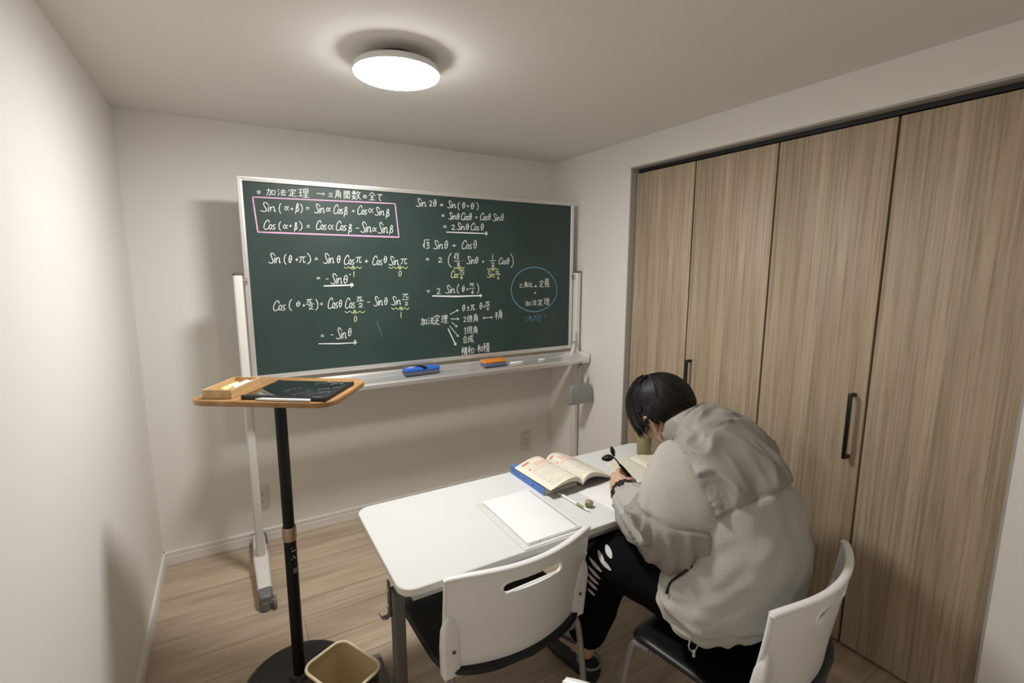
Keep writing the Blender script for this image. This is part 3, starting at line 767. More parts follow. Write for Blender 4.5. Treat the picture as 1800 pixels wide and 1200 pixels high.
SMOOTH = {   # latin, greek, digits: rounded strokes
'S': '96,16 84,2 56,0 44,14 58,42 82,74 78,92 50,100 6,90',
'i': '40,44 36,98 56,90|44,18 48,26',
'n': '6,46 10,98|10,66 40,46 66,52 70,98 92,90',
'C': '88,26 84,6 62,0 32,22 12,58 14,90 40,98 76,84',
'o': '52,46 16,60 14,90 48,98 80,80 72,50 46,48',
's': '86,44 40,50 34,64 70,78 66,94 10,98',
'α': '96,16 62,66 40,94 14,84 12,46 36,18 58,34 74,78 98,96',
'β': '6,100 30,40 40,8 66,0 80,16 64,34 46,40 82,46 84,66 54,76 36,68',
'θ': '52,2 18,30 12,72 36,98 70,76 84,30 60,2|18,52 80,46',
'π': '2,12 98,6|34,10 30,60 10,98|66,8 64,78 76,96 98,80',
'+': '4,52 96,48|52,4 48,96',
'±': '8,36 92,34|50,2 50,66|8,94 92,92',
'-': '4,54 96,46',
'=': '8,22 90,16|6,84 96,76',
'(': '90,2 30,26 12,58 40,84 92,98',
')': '8,2 62,24 90,54 70,82 10,100',
'.': '40,40 60,60',
'1': '52,2 46,98',
'2': '10,24 40,2 76,14 70,44 14,94 50,88 98,96',
'3': '12,12 60,2 76,20 36,46 82,62 70,92 8,96',
'6': '74,2 30,40 14,80 46,98 84,80 66,56 22,70',
'0': '54,2 20,28 14,72 40,98 78,72 84,28 58,2',
}
WORD = {'Sin': (('S', 0, 46, 0, 1), ('i', 44, 62, 0, 1), ('n', 60, 100, 0, .96)), 'Cos': (('C', 0, 52, 0, 1), ('o', 42, 72, 0, .96), ('s', 66, 100, .02, .98))}
PEN = .00178
class Chalk:
    def __init__(s): s.mb = MB(); s.n = 0
    def stroke(s, pts, w, y0=BYF-.0006):
        """flat ribbon of chalk, x,z in metres on the board"""
        P = [Vector((p[0], p[1])) for p in pts]; Q = [P[0]]
        for p in P[1:]:
            if (p-Q[-1]).length > 4e-4: Q.append(p)
        if len(Q) < 2: Q.append(Q[0]+Vector((.002, 0)))
        y = y0+.007-(s.n % 9)*4e-5; s.n += 1
        vs = []
        for i, p in enumerate(Q):
            t = Q[min(i+1, len(Q)-1)]-Q[max(i-1, 0)]; t.normalize(); nn = Vector((-t.y, t.x))
            ww = w*(1+.22*noise.noise(Vector((p.x*90, p.y*90, s.n))))
            if i in (0, len(Q)-1): ww *= .75
            vs += [(p+nn*ww), (p-nn*ww)]
        s.mb.add([L(v.x, y, v.y) for v in vs], [(2*i, 2*i+1, 2*i+3, 2*i+2) for i in range(len(Q)-1)])
        for i in (0, len(Q)-1):     # round ends
            s.mb.add([L(Q[i].x+w*.75*math.cos(a), y-2e-5, Q[i].y+w*.75*math.sin(a)) for a in [PI*k/4 for k in range(8)]], [tuple(range(8))])
chalks = {k: Chalk() for k in 'wpbd'}
NOTES = [tuple(sum(p[i] for p in q)/len(q) for i in (0, 1)) for c, w, q in CHALK_LINES if c == 'y' and len(q) == 9]   # centres of the six yellow notes
note_chalk = [Chalk() for _ in NOTES]
def chalk_for(c, x, z):
    if c != 'y': return chalks[c]
    return note_chalk[min(range(len(NOTES)), key=lambda i: math.hypot((NOTES[i][0]-x), (NOTES[i][1]-.03-z)))]
def glyph(ck, ch, org, bx, up, x0, x1, y0, y1, w):
    """x0..x1 / y0..y1 are fractions of the token's own frame (y down from the top)"""
    org, bx, up = Vector(org), Vector(bx), Vector(up)
    soft = ch in SMOOTH
    src = _K(SMOOTH[ch] if soft else KANJI[ch])
    for st in src:
        pts = []
        for x, y in st:
            fx = x0+(x1-x0)*x/100; fy = y0+(y1-y0)*y/100
            q = org+bx*fx+up*(1-fy); pts.append((q.x, q.y, 0))
        if soft or ch in 'のてこれだけ': pts = catmull(pts, 5)
        else:                           # hand-drawn wobble on straight strokes
            o = []
            for a, b in zip(pts[:-1], pts[1:]):
                a, b = Vector(a), Vector(b)
                for t in (0, .33, .66): o.append(a.lerp(b, t))
            pts = o+[Vector(pts[-1])]
        ck.stroke([(p[0], p[1]) for p in pts], w)
# the board face the chalk lies on sits a little behind the frame's front
for c, t, x, z, bx, bz, ux, uz in CHALK_GLYPHS:
    wid = PEN if t in KANJI else PEN*1.08
    if math.hypot(ux, uz) < .035: wid *= .9
    if t in WORD:
        for ch, a, b, h0, h1 in WORD[t]: glyph(chalk_for(c, x+bx/2, z+uz/2), ch, (x, z), (bx, bz), (ux, uz), a/100, b/100, h0, h1, wid)
    else: glyph(chalk_for(c, x+bx/2, z+uz/2), t, (x, z), (bx, bz), (ux, uz), 0, 1, 0, 1, wid)
for c, w, pts in CHALK_LINES:
    q = [(p[0], p[1], 0) for p in pts]
    if len(q) > 3: q = catmull(q, 4)
    elif len(q) == 2:
        a, b = Vector(q[0]), Vector(q[1]); q = [a.lerp(b, k/12) for k in range(13)]
    chalk_for(c, sum(p[0] for p in pts)/len(pts), sum(p[1] for p in pts)/len(pts)).stroke([(p[0], p[1]) for p in q], PEN*(w if w > 1 else 1)*(.9 if w < 1.5 else 1))
for k, nm, lb in (('w', 'chalk_writing', 'white chalk formulas and notes'), ('p', 'chalk_box', 'pink chalk box round two formulas'),
              ('b', 'chalk_circle', 'blue chalk circle and words below it'), ('d', 'chalk_scratch', 'faint chalk line')):
    o = link(nm, chalks[k].mb, MT['ch_'+k], bd, 0); o['label'] = lb
for ck in note_chalk:
    o = link('chalk_note', ck.mb, MT['ch_y'], bd, 0); o['label'] = 'yellow chalk wavy mark with its value'

# ================================================================== THINGS ON AND ROUND THE CHALKBOARD
def eraser(name, label, x, y, w, rz, shell_m, felt_m, blue):
    t = thing(name, label, 'eraser', (x, y, 1.0325 if blue else 1.0325), rz, 'erasers on the chalk tray')
    mb = MB(); mb.slab((0, 0, .011), w*.97, .066, .022, .006, .002); link('felt_pad', mb, felt_m, t)
    mb = MB(); mb.slab((0, 0, .031), w, .072, .018, .008, .004); sh = link('shell', mb, shell_m, t)
    if blue:
        mb = MB(); R = []
        for xx in (-.012, .012):
            R.append([(xx+.01, -.036, .030), (xx+.010, -.040, .040), (xx+.004, -.02, .0455), (xx-.004, .02, .0455), (xx-.010, .038, .041), (xx-.010, .034, .030)])
        mb.rings(R); link('strap', mb, MT['black'], t)
        mb = MB()
        mb.tube([(-.062+.017*math.cos(a)*1.25, .002+.017*math.sin(a), .0405) for a in [2*PI*k/24 for k in range(24)]], .0012, 5, closed=True)
        mb.tube([(-.070, .010, .0405), (-.060, .004, .0405), (-.056, -.008, .0405)], .0014, 5)
        mb.tube([(-.066, -.004, .0405), (-.052, .004, .0405)], .0014, 5)
        for q in range(3): mb.box((-.096+q*.006, -.008+q*.004, .0402), (.004, .006, .0008))
        link('emblem', mb, MT['label_white'], sh)
    return t
eraser('chalk_eraser', 'blue chalkboard eraser with black strap and round white emblem', -1.238, -.428, .215, .03, MT['blue'], MT['felt'], True)
eraser('chalk_eraser', 'orange chalkboard eraser without a strap', -.755, -.432, .160, .02, MT['orange'], MT['felt_blue'], False)
for x, ln_, lb in ((-.585, .095, 'longer white chalk stick beside the orange eraser'), (-.385, .045, 'short white chalk stub near the dustpan end of the tray')):
    mb = MB(); mb.tube([(-ln_/2, 0, 0), (-ln_/2+.002, 0, 0), (ln_/2-.002, 0, 0), (ln_/2, 0, 0)], [.005, .0065, .0065, .005], 12)
    single('chalk_stick', mb, MT['chalk'], lb, 'chalk', (x, -.436, 1.0355), .03, 'chalk sticks on the tray')
# dustpan hanging from the tray
dp = thing('dustpan', 'grey plastic dustpan hanging on a string from the chalk tray', 'dustpan', (-.108, -.515, .712))
mb = MB(); R = []
for z, w, d in ((0, .198, .050), (.004, .202, .052), (.085, .198, .034), (.115, .186, .026), (.132, .160, .022), (.138, .12, .018)):
    R.append([(x, y, z) for x, y in rrect(w, d, .010, 5)])
mb.rings(R); link('pan', mb, MT['dustpan'], dp)
mb = MB(); R = []
for z, w in ((.12, .052), (.16, .040), (.20, .036), (.238, .038), (.246, .030)): R.append([(x+.002, y, z) for x, y in rrect(w, .016, .006, 4)])
mb.rings(R); hd = link('handle', mb, MT['dustpan'], dp)
mb = MB(); mb.tube([(.002+.012*math.cos(a), -.001, .250+.012*math.sin(a)) for a in [2*PI*k/20 for k in range(20)]], .0035, 6, closed=True); link('hanging_loop', mb, MT['dustpan'], hd)
mb = MB(); mb.tube(catmull([(.002, 0, .262), (.008, .008, .275), (.018, .022, .288), (.050, .034, .292), (.016, .024, .284), (.002, .006, .274), (.002, 0, .262)], 4), .0016, 5); link('string', mb, MT['ink_dark'], dp)
# wall outlets
def outlet(x, z, label):
    t = thing('power_outlet', label, 'outlet', (x, 0, z), 0, 'wall outlets')
    link('cover_plate', eased('cover_plate', _b((0, -.0045, 0), (.080, .009, .148)), [('BEVEL', dict(width=.003, segments=2))]), MT['outlet'], t)
    for dz in (-.024, .024):
        mb = MB(); mb.slab((0, -.0095, dz), .034, .003, .040, .001, .0008); so = link('socket', mb, MT['outlet'], t)
        mb = MB(); mb.box((-.007, -.0112, dz), (.0028, .0012, .012)); mb.box((.007, -.0112, dz), (.0028, .0012, .014)); link('slots', mb, MT['ink_dark'], so)
def _b(c, s):
    mb = MB(); mb.box(c, s); return mb
outlet(-.241, .287, 'beige wall outlet under the chalkboard, near the room corner')
outlet(-2.118, .279, 'beige wall outlet behind the left post of the chalkboard stand')

# ================================================================== STANDING POLE TABLE
RZ = math.atan2(-.557, .83)
pt = thing('pole_table', 'tall side table with honey oak top on a black pole', 'side table', (-2.063, -1.210, 0), 0)
ca, sa = math.cos(RZ), math.sin(RZ)
cxy = (-2.030+2.063, -1.203+1.210)
mb = MB(); mb.slab((cxy[0]-.012, cxy[1]+.014, 1.200), .512, .362, .020, .062, .004, RZ, n=10); tt = link('tabletop', mb, MT['oak_top'], pt)
mb = MB(); mb.slab((.0, .0, 1.186), .20, .14, .008, .01, .001, RZ); link('mount_plate', mb, MT['black'], pt)
mb = MB(); mb.lathe([(.0205, .60), (.0205, 1.184)], seg=28); link('upper_pole', mb, MT['black'], pt)
mb = MB(); mb.lathe([(.0225, .035), (.0225, .655)], seg=28); lp = link('lower_pole', mb, MT['black'], pt)
mb = MB(); mb.lathe([(.0212, .672), (.0245, .673), (.0258, .668), (.0258, .622), (.0245, .617), (.023, .617)], seg=28); link('collar', mb, MT['rose'], pt); mb = None
# printed label wrapped on the lower pole, facing the room
mb = MB(); mr = MB()
def on_pole(m, a0, a1, z0, z1, r=.0229):
    n = 3; m.rings([[(r*math.cos(a0+(a1-a0)*k/n), r*math.sin(a0+(a1-a0)*k/n), z) for k in range(n+1)] for z in (z0, z1)], close=False, cap0=False, cap1=False)
A0 = math.atan2(-1.94, -.14)+.35
for a0, a1, z0, z1 in ((-.25, 0, .590, .593), (-.2, .5, .576, .580), (-.1, .05, .553, .559), (-.3, -.15, .543, .546), (.12, .3, .545, .553), (.45, .6, .543, .545)): on_pole(mb, A0+a0, A0+a1, z0, z1)
for k in range(5): on_pole(mb, A0-.15, A0+.62-.05*(k % 2), .503-.0042*k, .5045-.0042*k)
on_pole(mr, A0+.18, A0+.36, .520, .5225); on_pole(mr, A0+.22, A0+.32, .5225, .527)
link('printed_label', mb, MT['label_white'], lp, 0); link('warning_mark', mr, MT['label_red'], lp, 0)
mb = MB(); mb.lathe([(.0, 0), (.197, 0), (.205, .004), (.205, .010), (.198, .016), (.186, .0175), (.184, .0160), (.176, .0175), (.06, .020), (.042, .024), (.036, .036), (.024, .040), (.0, .040)], seg=72); link('base_plate', mb, MT['black_disc'], pt)
# tablet with stylus
TZ = 1.2102
tb = thing('tablet', 'tablet in a black case lying on the oak pole table', 'tablet', (-1.996, -1.272, TZ), math.atan2(-.576, .817))
mb = MB(); mb.slab((0, 0, .0065), .305, .236, .013, .014, .003, n=6); link('case', mb, MT['case'], tb)
mb = MB(); mb.slab((.002, .002, .0134), .285, .214, .0008, .008, .0003); link('screen', mb, MT['screen'], tb)
for sx in (-.146, .146):
    for sy in (-.1115, .1115):
        mb = MB(); mb.slab((sx, sy, .0075), .014, .014, .0145, .006, .003); link('bumper', mb, MT['case'], tb)
mb = MB(); mb.tube([(.106, -.1125, .0136), (.132, -.1125, .0136)], .0022, 8); link('magnet_strip', mb, MT['caster'], tb)
mb = MB(); mb.tube([(-.108, 0, 0), (-.104, 0, 0), (-.086, 0, 0), (-.080, 0, 0), (.086, 0, 0), (.089, 0, 0)], [.0006, .0016, .0045, .0052, .0052, .003], 14)
q = tb.matrix_basis @ Vector((.012, -.1245, .0060))
st = single('stylus', mb, MT['white_pl'], 'white stylus along the near edge of the tablet', 'stylus', (q.x, q.y, TZ+.0056), math.atan2(-.576, .817)+.0)
# wooden tray with chalk
wt = thing('chalk_box', 'small wooden box with chalk at the left end of the oak tabletop', 'box', (-2.208, -1.145, TZ), math.radians(60))
mb = MB()
for c, s_ in (((0, 0, .003), (.20, .10, .006)), ((0, -.048, .016), (.20, .005, .032)), ((0, .048, .016), (.20, .005, .032)), ((-.098, 0, .016), (.005, .092, .032)), ((.098, 0, .016), (.005, .092, .032))): mb.box(c, s_)
link('box_body', eased('box_body', mb, [('BEVEL', dict(width=.0008, segments=1))]), MT['box_wood'], wt)
for k, (a, b, m_, lb) in enumerate(((-.030, .034, 'chalk', 'thick white chalk stick nearest the tablet in the wooden box'), (-.010, .044, 'chalk', 'white chalk stick in the middle of the wooden box'), (.013, .040, 'chalk_y', 'yellow chalk stick in the wooden box'))):
    mb = MB(); mb.tube([(-.05, 0, 0), (-.047, 0, 0), (.047, 0, 0), (.05, 0, 0)], [.008, .0105, .0105, .008], 14)
    q = wt.matrix_basis @ Vector((.030 if k < 2 else .0, a-.002, 0))
    single('chalk_stick', mb, MT[m_], lb, 'chalk', (q.x, q.y, TZ+[.0165, .0165, .0165][k]), math.radians(60), 'chalk in the wooden box')

# ================================================================== WASTE BIN
bn = thing('waste_bin', 'rectangular waste bin, dark outside and beige inside, beside the table leg', 'bin', (-1.951, -1.560, 0), math.atan2(.445, .895))
BH = .285
def ring(w, d, r, z): return [(x, y, z) for x, y in rrect(w, d, r, 8)]
BW, BD = .176, .232
mb = MB(); mb.rings([ring(BW*.80, BD*.80, .035, 0), ring(BW*.82, BD*.82, .038, .004), ring(BW-.006, BD-.006, .040, BH-.004)], cap1=False); link('outer_shell', mb, MT['bin_out'], bn)
mb = MB(); mb.rings([ring(BW-.010, BD-.010, .038, BH-.002), ring(BW*.79, BD*.79, .034, .008)], cap0=False); link('inner_liner', mb, MT['bin_in'], bn)
mb = MB(); mb.tube([(x, y, BH) for x, y in rrect(BW-.006, BD-.006, .040, 8)], .0052, 8, closed=True); link('rim', mb, MT['bin_rim'], bn)

# ================================================================== TABLE
TX0, TX1, TY0, TY1, TH = -1.822, -.300, -1.850, -1.257, .702
tc_ = ((TX0+TX1)/2, (TY0+TY1)/2)
tab = thing('study_table', 'white study table on dark grey legs', 'table', (tc_[0], tc_[1], 0), 0)
mb = MB(); w_, d_ = TX1-TX0, TY1-TY0
R = []
for z, ins in ((TH-.026, .004), (TH-.024, .001), (TH-.021, 0), (TH-.005, 0), (TH-.002, .001), (TH, .004)): R.append([(x, y, z) for x, y in rrect(w_-2*ins, d_-2*ins, .055-ins, 10)])
mb.rings(R)
nf = len(mb.f); mb.m[-1] = 1; mb.m[-2] = 0
link('tabletop', mb, [MT['tedge'], MT['ttop']], tab, 30)
for sx in (-1, 1):
    X = sx*(w_/2-.022)
    mb = MB(); mb.slab((X, -.183, .335), .036, .046, .61, .004, .002); lg = link('leg', mb, MT['tleg'], tab)
    mb = MB(); mb.slab((X-sx*.035, -.03, .660), .030, .44, .026, .004, .002); link('top_bracket', mb, MT['tleg'], tab)
    XF = X-sx*.018
    mb = MB(); mb.slab((XF, -.02, .045), .040, .50, .036, .010, .003); ft = link('foot_bar', mb, MT['tleg'], tab)
    for sy in (-.27, .225):
        mb = MB(); mb.slab((XF, sy, .032), .046, .060, .060, .012, .006); link('foot_end', mb, MT['tlight'], ft)
    if sx < 0:    # bag hook bracket on the side
        mb = MB(); mb.slab((X-.0215, -.160, .600), .006, .024, .120, .002, .001); hk = link('bag_hook', mb, MT['tleg'], tab)
        mb = MB(); mb.tube([(X-.0215, -.160, .546), (X-.030, -.160, .536), (X-.046, -.160, .538), (X-.055, -.160, .556)], .012, 8, sx=1.0, sy=.12); link('hook', mb, MT['tleg'], hk)
        for dz in (.018, -.036):
            mb = MB(); mb.ellipsoid((X-.026, -.160, .612+dz), (.005, .008, .008), 12, 8); link('bolt', mb, MT['steel'], hk)
for y, z, s_ in ((-.255, .655, .022), (.235, .655, .022)):
    mb = MB(); mb.slab((0, y, z), w_-.09, .030, s_, .004, .002); link('rail', mb, MT['tlight'] if y < 0 else MT['tleg'], tab)
# wire-less under shelf
mb = MB(); mb.slab((.335, -.005, .566), .76, .42, .010, .02, .003); sh = link('under_shelf', mb, MT['black'], tab)
mb = MB(); mb.slab((.335, -.222, .572), .77, .014, .026, .004, .002); link('shelf_rail', mb, MT['tleg'], sh)
for x in (-.030, .70):
    for y in (-.20, .19):
        mb = MB(); mb.box((x, y, .622), (.012, .012, .108)); link('shelf_bracket', mb, MT['tleg'], sh)
mb = MB(); mb.tube(catmull([(-w_/2+.235, -.262, .668), (-w_/2+.235, -.262, .640), (-w_/2+.245, -.262, .615), (-w_/2+.275, -.262, .600), (-w_/2+.33, -.262, .600)], 5), .008, 8); link('fold_lever', mb, MT['tlight'], tab)

# ================================================================== CHAIRS
def backrest_mesh():
    W, H, Z0 = .272, .335, .440
    nu, nv = 88, 54
    def P(u, v, off=0):   # u across -1..1, v up 0..1
        x = u*W*(1-.035*(1-v)**2); sag = .072*(1-u*u)**1.0
        y = -.215-sag-.020*v+.010*math.cos(v*PI)-.0; 
        z = Z0+H*v-.012*(abs(u)**6)*(1 if v > .97 else 0)
        n = Vector((2*.072*u/W*-1, -1, .05)).normalized()
        return Vector((x, y, z))+n*off
    # slot: rounded rectangle in metres about the centre
    su, sv, hw, hh, rr = .0, .80, .112, .0185, .017
    def sd(u, v):
        qx = abs((u-su)*W)-hw+rr; qz = abs((v-sv)*H)-hh+rr
        return math.hypot(max(qx, 0), max(qz, 0))+min(max(qx, qz), 0)-rr
    grid = {}; bm = bmesh.new()
    def vert(i, j):
        if (i, j) not in grid:
            u, v = -1+2*i/nu, j/nv
            grid[(i, j)] = bm.verts.new(P(u, v)); uv[grid[(i, j)]] = (u, v)
        return grid[(i, j)]
    uv = {}
    for i in range(nu):
        for j in range(nv):
            if sd(-1+2*(i+.5)/nu, (j+.5)/nv) > 0:
                bm.faces.new([vert(i, j), vert(i+1, j), vert(i+1, j+1), vert(i, j+1)])
    for e in bm.edges:         # pull the hole's edge onto the rounded outline
        if len(e.link_faces) == 1:
            for vv in e.verts:
                u, v = uv[vv]
                if abs(sd(u, v)) < .02 and abs(u) < .6 and .6 < v < .95:
                    for _ in range(6):
                        d = sd(u, v); g = 1e-4
                        gu = (sd(u+g/W, v)-d)/g; gv = (sd(u, v+g/H)-d)/g
                        k = gu*gu+gv*gv+1e-9
                        u -= d*gu/k/W; v -= d*gv/k/H
                    vv.co = P(u, v)
    me = bpy.data.meshes.new('backrest'); bm.to_mesh(me); bm.free()
    me = eased('backrest', me, [('SOLIDIFY', dict(thickness=.009, offset=0.0))])
    ex = MB()
    ex.v = [v.co[:] for v in me.vertices]; ex.f = [tuple(p.vertices) for p in me.polygons]; ex.m = [0]*len(ex.f)
    # thick top lip, side and slot rims
    ex.tube([P(u, 1.0) for u in np.linspace(-1, 1, 50)], .0120, 12, sx=1.0, sy=.62, up=(0, 0, 1))
    ex.tube([P(u, 0.0) for u in np.linspace(-.82, .82, 40)], .0062, 8)
    for s in (-1, 1): ex.tube([P(s, v) for v in np.linspace(0, 1, 20)], .0072, 8)
    loop = []
    for x, z in rrect(2*hw+.006, 2*hh+.006, rr+.003, 6): loop.append(P(su+x/W, sv+z/H, .002))
    ex.tube(loop, .0062, 8, closed=True)
    return ex, P
def make_chair(label, group):
    t = thing('stacking_chair', label, 'chair', (0, 0, 0), 0, group)
    ex, P = backrest_mesh(); bk = link('backrest', ex, MT['white_pl'], t, 50)
    for s in (-1, 1):
        mb = MB(); R = []
        for z, w, d, dx in ((.418, .024, .030, .0), (.422, .031, .040, 0), (.52, .033, .038, 0), (.585, .031, .034, .0), (.620, .022, .022, .002), (.640, .008, .010, .004)):
            v = (z-.44)/.345
            q = P(s*.945, max(min(v, 1), 0)); 
            R.append([(q.x+s*dx+x, q.y-.002+y, z) for x, y in rrect(w*2*.9, d, .008, 4)])
        mb.rings(R); cl = link('post_sleeve', mb, MT['white_pl'], bk)
        q = P(s*.93, .22); mb = MB(); mb.cyl((q.x, q.y-.020, q.z), (q.x, q.y-.0235, q.z), .0055); link('bolt_cap', mb, MT['dark_grey'], cl)
    # seat: dished pad with eased rim, rolled front edge and a back edge that follows the backrest
    def edge(k, n=96):
        a = 2*PI*k/n; ca, sa = math.cos(a), math.sin(a); e = 2/6.5
        x = math.copysign(abs(ca)**e, ca); y = math.copysign(abs(sa)**e, sa)
        return x*.284, (.215*y if y > 0 else y*(.235+.070*(1-x*x)))
    def curl(y): return .030*max(0, (y-.10)/.115)**2
    mb = MB(); R = []
    for sc, dz in ((.02, -.010), (.25, -.0095), (.5, -.007), (.75, -.002), (.88, .0), (.95, -.001), (.985, -.005), (1.0, -.012), (.99, -.019), (.95, -.023), (.6, -.026), (.02, -.028)):
        R.append([(x*sc, y*sc, .447+dz-curl(y*sc)) for x, y in (edge(k) for k in range(96))])
    mb.rings(R); link('seat', mb, MT['seat'], t, 60)
    # tubular frame, one side rail + posts + legs per side
    for s in (-1, 1):
        q0, q1 = P(s*.93, .38), P(s*.93, 0)
        pts = [(q0.x, q0.y, q0.z), (q1.x, q1.y, .44), (q1.x, q1.y+.003, .385), (q1.x, q1.y+.020, .352), (s*.225, q1.y+.060, .345), (s*.200, .05, .372), (s*.200, .150, .378)]
        mb = MB(); mb.tube(catmull(pts, 6), .0115, 10); link('back_post', mb, MT['tube'], t)
        x = s*.262
        mb = MB(); mb.tube(catmull([(x, .12, .405), (x, .165, .400), (x+s*.003, .190, .372), (x+s*.012, .215, .2), (x+s*.02, .235, .012)], 6), .0115, 10)
        lg = link('leg', mb, MT['tube'], t)
        mb = MB(); mb.lathe([(.011, 0), (.015, .001), (.015, .016), (.0125, .020)], (x+s*.02, .235, 0), 14); link('foot_cap', mb, MT['dark_grey'], lg)
        x2 = s*.268
        mb = MB(); mb.tube(catmull([(q1.x-s*.02, -.05, .405), (q1.x, -.150, .408), (q1.x+s*.010, -.190, .400), (q1.x+s*.016, q1.y-.012, .350), (q1.x+s*.022, q1.y-.060, .012)], 6), .0115, 10)
        lg = link('leg', mb, MT['tube'], t)
        mb = MB(); mb.lathe([(.011, 0), (.015, .001), (.015, .016), (.0125, .020)], (q1.x+s*.022, q1.y-.060, 0), 14); link('foot_cap', mb, MT['dark_grey'], lg)
    mb = MB(); mb.tube([(-.262, .12, .398), (.262, .12, .398)], .010, 10); link('cross_tube', mb, MT['tube'], t)
    mb = MB(); mb.tube([(-.245, -.10, .395), (.245, -.10, .395)], .010, 10); link('cross_tube', mb, MT['tube'], t)
    return t
CG = 'white backed stacking chairs'
ch1 = make_chair('empty white backed chair pushed under the near side of the table', CG)
ch1.location = (-1.454, -1.682, 0); ch1.rotation_euler.z = math.radians(2.5)
ch2 = copy_tree(ch1); ch2['label'] = 'white backed chair that the person is sitting on'
ch2.rotation_euler.z = math.radians(9); ch2.location = (-.800, -2.215, 0)
ch3 = copy_tree(ch1); ch3['label'] = 'white chair of which only one backrest corner shows at the bottom edge of the photo'
ch3.rotation_euler.z = math.radians(97); ch3.location = (-1.832, -2.697, 0)

# ================================================================== ON THE TABLE
Z = TH+.0004
# closed blue book with an open book on it
cb = thing('closed_book', 'thick closed book with a blue spine under the open book', 'book', (-1.020, -1.405, Z), math.radians(1.5))
BWd, BHt, BTh = .176, .272, .034
mb = MB(); mb.box((.003, 0, BTh/2), (BWd-.004, BHt-.001, BTh-.0028)); link('page_block', mb, MT['page_edge'], cb, 0)
mb = MB()
mb.box((0, 0, .0007), (BWd, BHt, .0014)); mb.box((0, 0, BTh-.0007), (BWd, BHt, .0014)); mb.box((-BWd/2+.00125, 0, BTh/2), (.0025, BHt, BTh))
cv = link('cover', eased('cover', mb, [('BEVEL', dict(width=.0004, segments=1))]), MT['cover_b'], cb)
mb = MB(); random.seed(11)
y = BHt/2-.02
while y > -BHt/2+.03:      # small dark lettering along the spine
    l = random.uniform(.006, .016)
    if random.random() < .8:
        for k in range(int(l/.004)): mb.box((-BWd/2-.0002, y-k*.004, BTh/2+random.uniform(-.003, .003)), (.0006, .0026, random.choice((.004, .007, .010))))
    y -= l+random.uniform(.003, .016)
link('spine_lettering', mb, MT['ink_navy'], cv, 0)

ob = thing('open_book', 'open textbook with pink and red printed pages lying on the blue book', 'book', (-.928, -1.436, 0), math.radians(3))
# cross sections in local x (left page to right page), extruded along y
ZB = Z+BTh
H2 = .137
def sect(side):
    if side < 0:   # left half rests on the closed book
        top = [(-.178, ZB+.004), (-.150, ZB+.014), (-.110, ZB+.026), (-.070, ZB+.033), (-.035, ZB+.030), (-.012, ZB+.014), (-.002, ZB-.006)]
        bot = [(-.175, ZB+.0025), (-.145, ZB+.006), (-.105, ZB+.012), (-.065, ZB+.013), (-.035, ZB+.008), (-.014, ZB-.004), (-.003, ZB-.016)]
        bot = [(x, max(z, ZB+.0025) if x < -.07 else z) for x, z in bot]
    else:
        top = [(.002, ZB-.006), (.012, ZB+.014), (.035, ZB+.027), (.070, ZB+.026), (.110, ZB+.012), (.150, ZB-.008), (.186, ZB-.024)]
        bot = [(.003, ZB-.016), (.012, ZB-.005), (.035, ZB+.006), (.070, ZB+.006), (.110, ZB-.005), (.150, ZB-.020), (.184, ZB-.0285)]
    return top, bot
for side, nm in ((-1, 'left'), (1, 'right')):
    top, bot = sect(side)
    T_ = [(p.x, p.z) for p in catmull([(x, 0, z) for x, z in top], 5)]; B_ = [(p.x, p.z) for p in catmull([(x, 0, z) for x, z in bot], 5)]
    mb = MB(); poly = T_+B_[::-1]
    mb.rings([[(x, y, z) for x, z in poly] for y in (-H2, H2)], mi=0)
    nT = len(T_); 
    for fi, f in enumerate(mb.f):
        pass
    # faces along the top get the page material, the rest the page-edge material
    npoly = len(poly)
    for k in range(npoly):
        mb.m[k] = 0 if k < nT-1 else 1
    mb.m[-1] = mb.m[-2] = 1
    pg = link('page_block', mb, [MT['page'], MT['page_edge']], ob, 30)
    # print: heading bar, pink panels, text lines following the page curve
    def on_page(m, u0, u1, y0, y1, off=.0005):
        def at(u):
            f = u*(nT-1); i = min(int(f), nT-2); q = f-i
            return T_[i][0]*(1-q)+T_[i+1][0]*q, T_[i][1]*(1-q)+T_[i+1][1]*q
        n = max(2, int(abs(u1-u0)*24)); rows = []
        for y in (y0, y1): rows.append([(at(u0+(u1-u0)*k/n)[0], y, at(u0+(u1-u0)*k/n)[1]+off) for k in range(n+1)])
        m.rings(rows, close=False, cap0=False, cap1=False)
    red, pink, ink = MB(), MB(), MB()
    random.seed(5+side)
    a, b = (.16, .86) if side < 0 else (.14, .84)
    on_page(red, a, a+.62, H2-.016, H2-.013); on_page(red, a, a+.16, H2-.030, H2-.020)
    on_page(red, a, a+.06, .056, .062)
    on_page(pink, a+.18, b, .052, .094, .0003); on_page(pink, a+.05, b-.05, .030, .046, .0003)
    y = H2-.038
    while y > -H2+.018:
        u = a
        while u < b-.04:
            l = random.uniform(.02, .10)
            on_page(ink, u, min(u+l, b), y, y+.0012); u += l+random.uniform(.012, .05)
            if random.random() < .16: break
        y -= random.choice((.0062, .0062, .0068, .011))
    link('heading_print', red, MT['ink_red'], pg, 0); link('panel_print', pink, MT['ink_pink'], pg, 0); link('text_print', ink, MT['ink'], pg, 0)
    mb = MB()     # cover sheet hugging the underside
    CV = [(x+(-.003 if side < 0 else .003)*k/(len(B_)-1) if side > 0 else x-.003*(1-k/(len(B_)-1)), z-.0005) for k, (x, z) in enumerate(B_)]
    mb.rings([[(x, y, z) for x, z in CV]+[(x, y, z-.0016) for x, z in CV[::-1]] for y in (-H2-.003, H2+.003)])
    link('cover', mb, MT['cover_d'], ob)

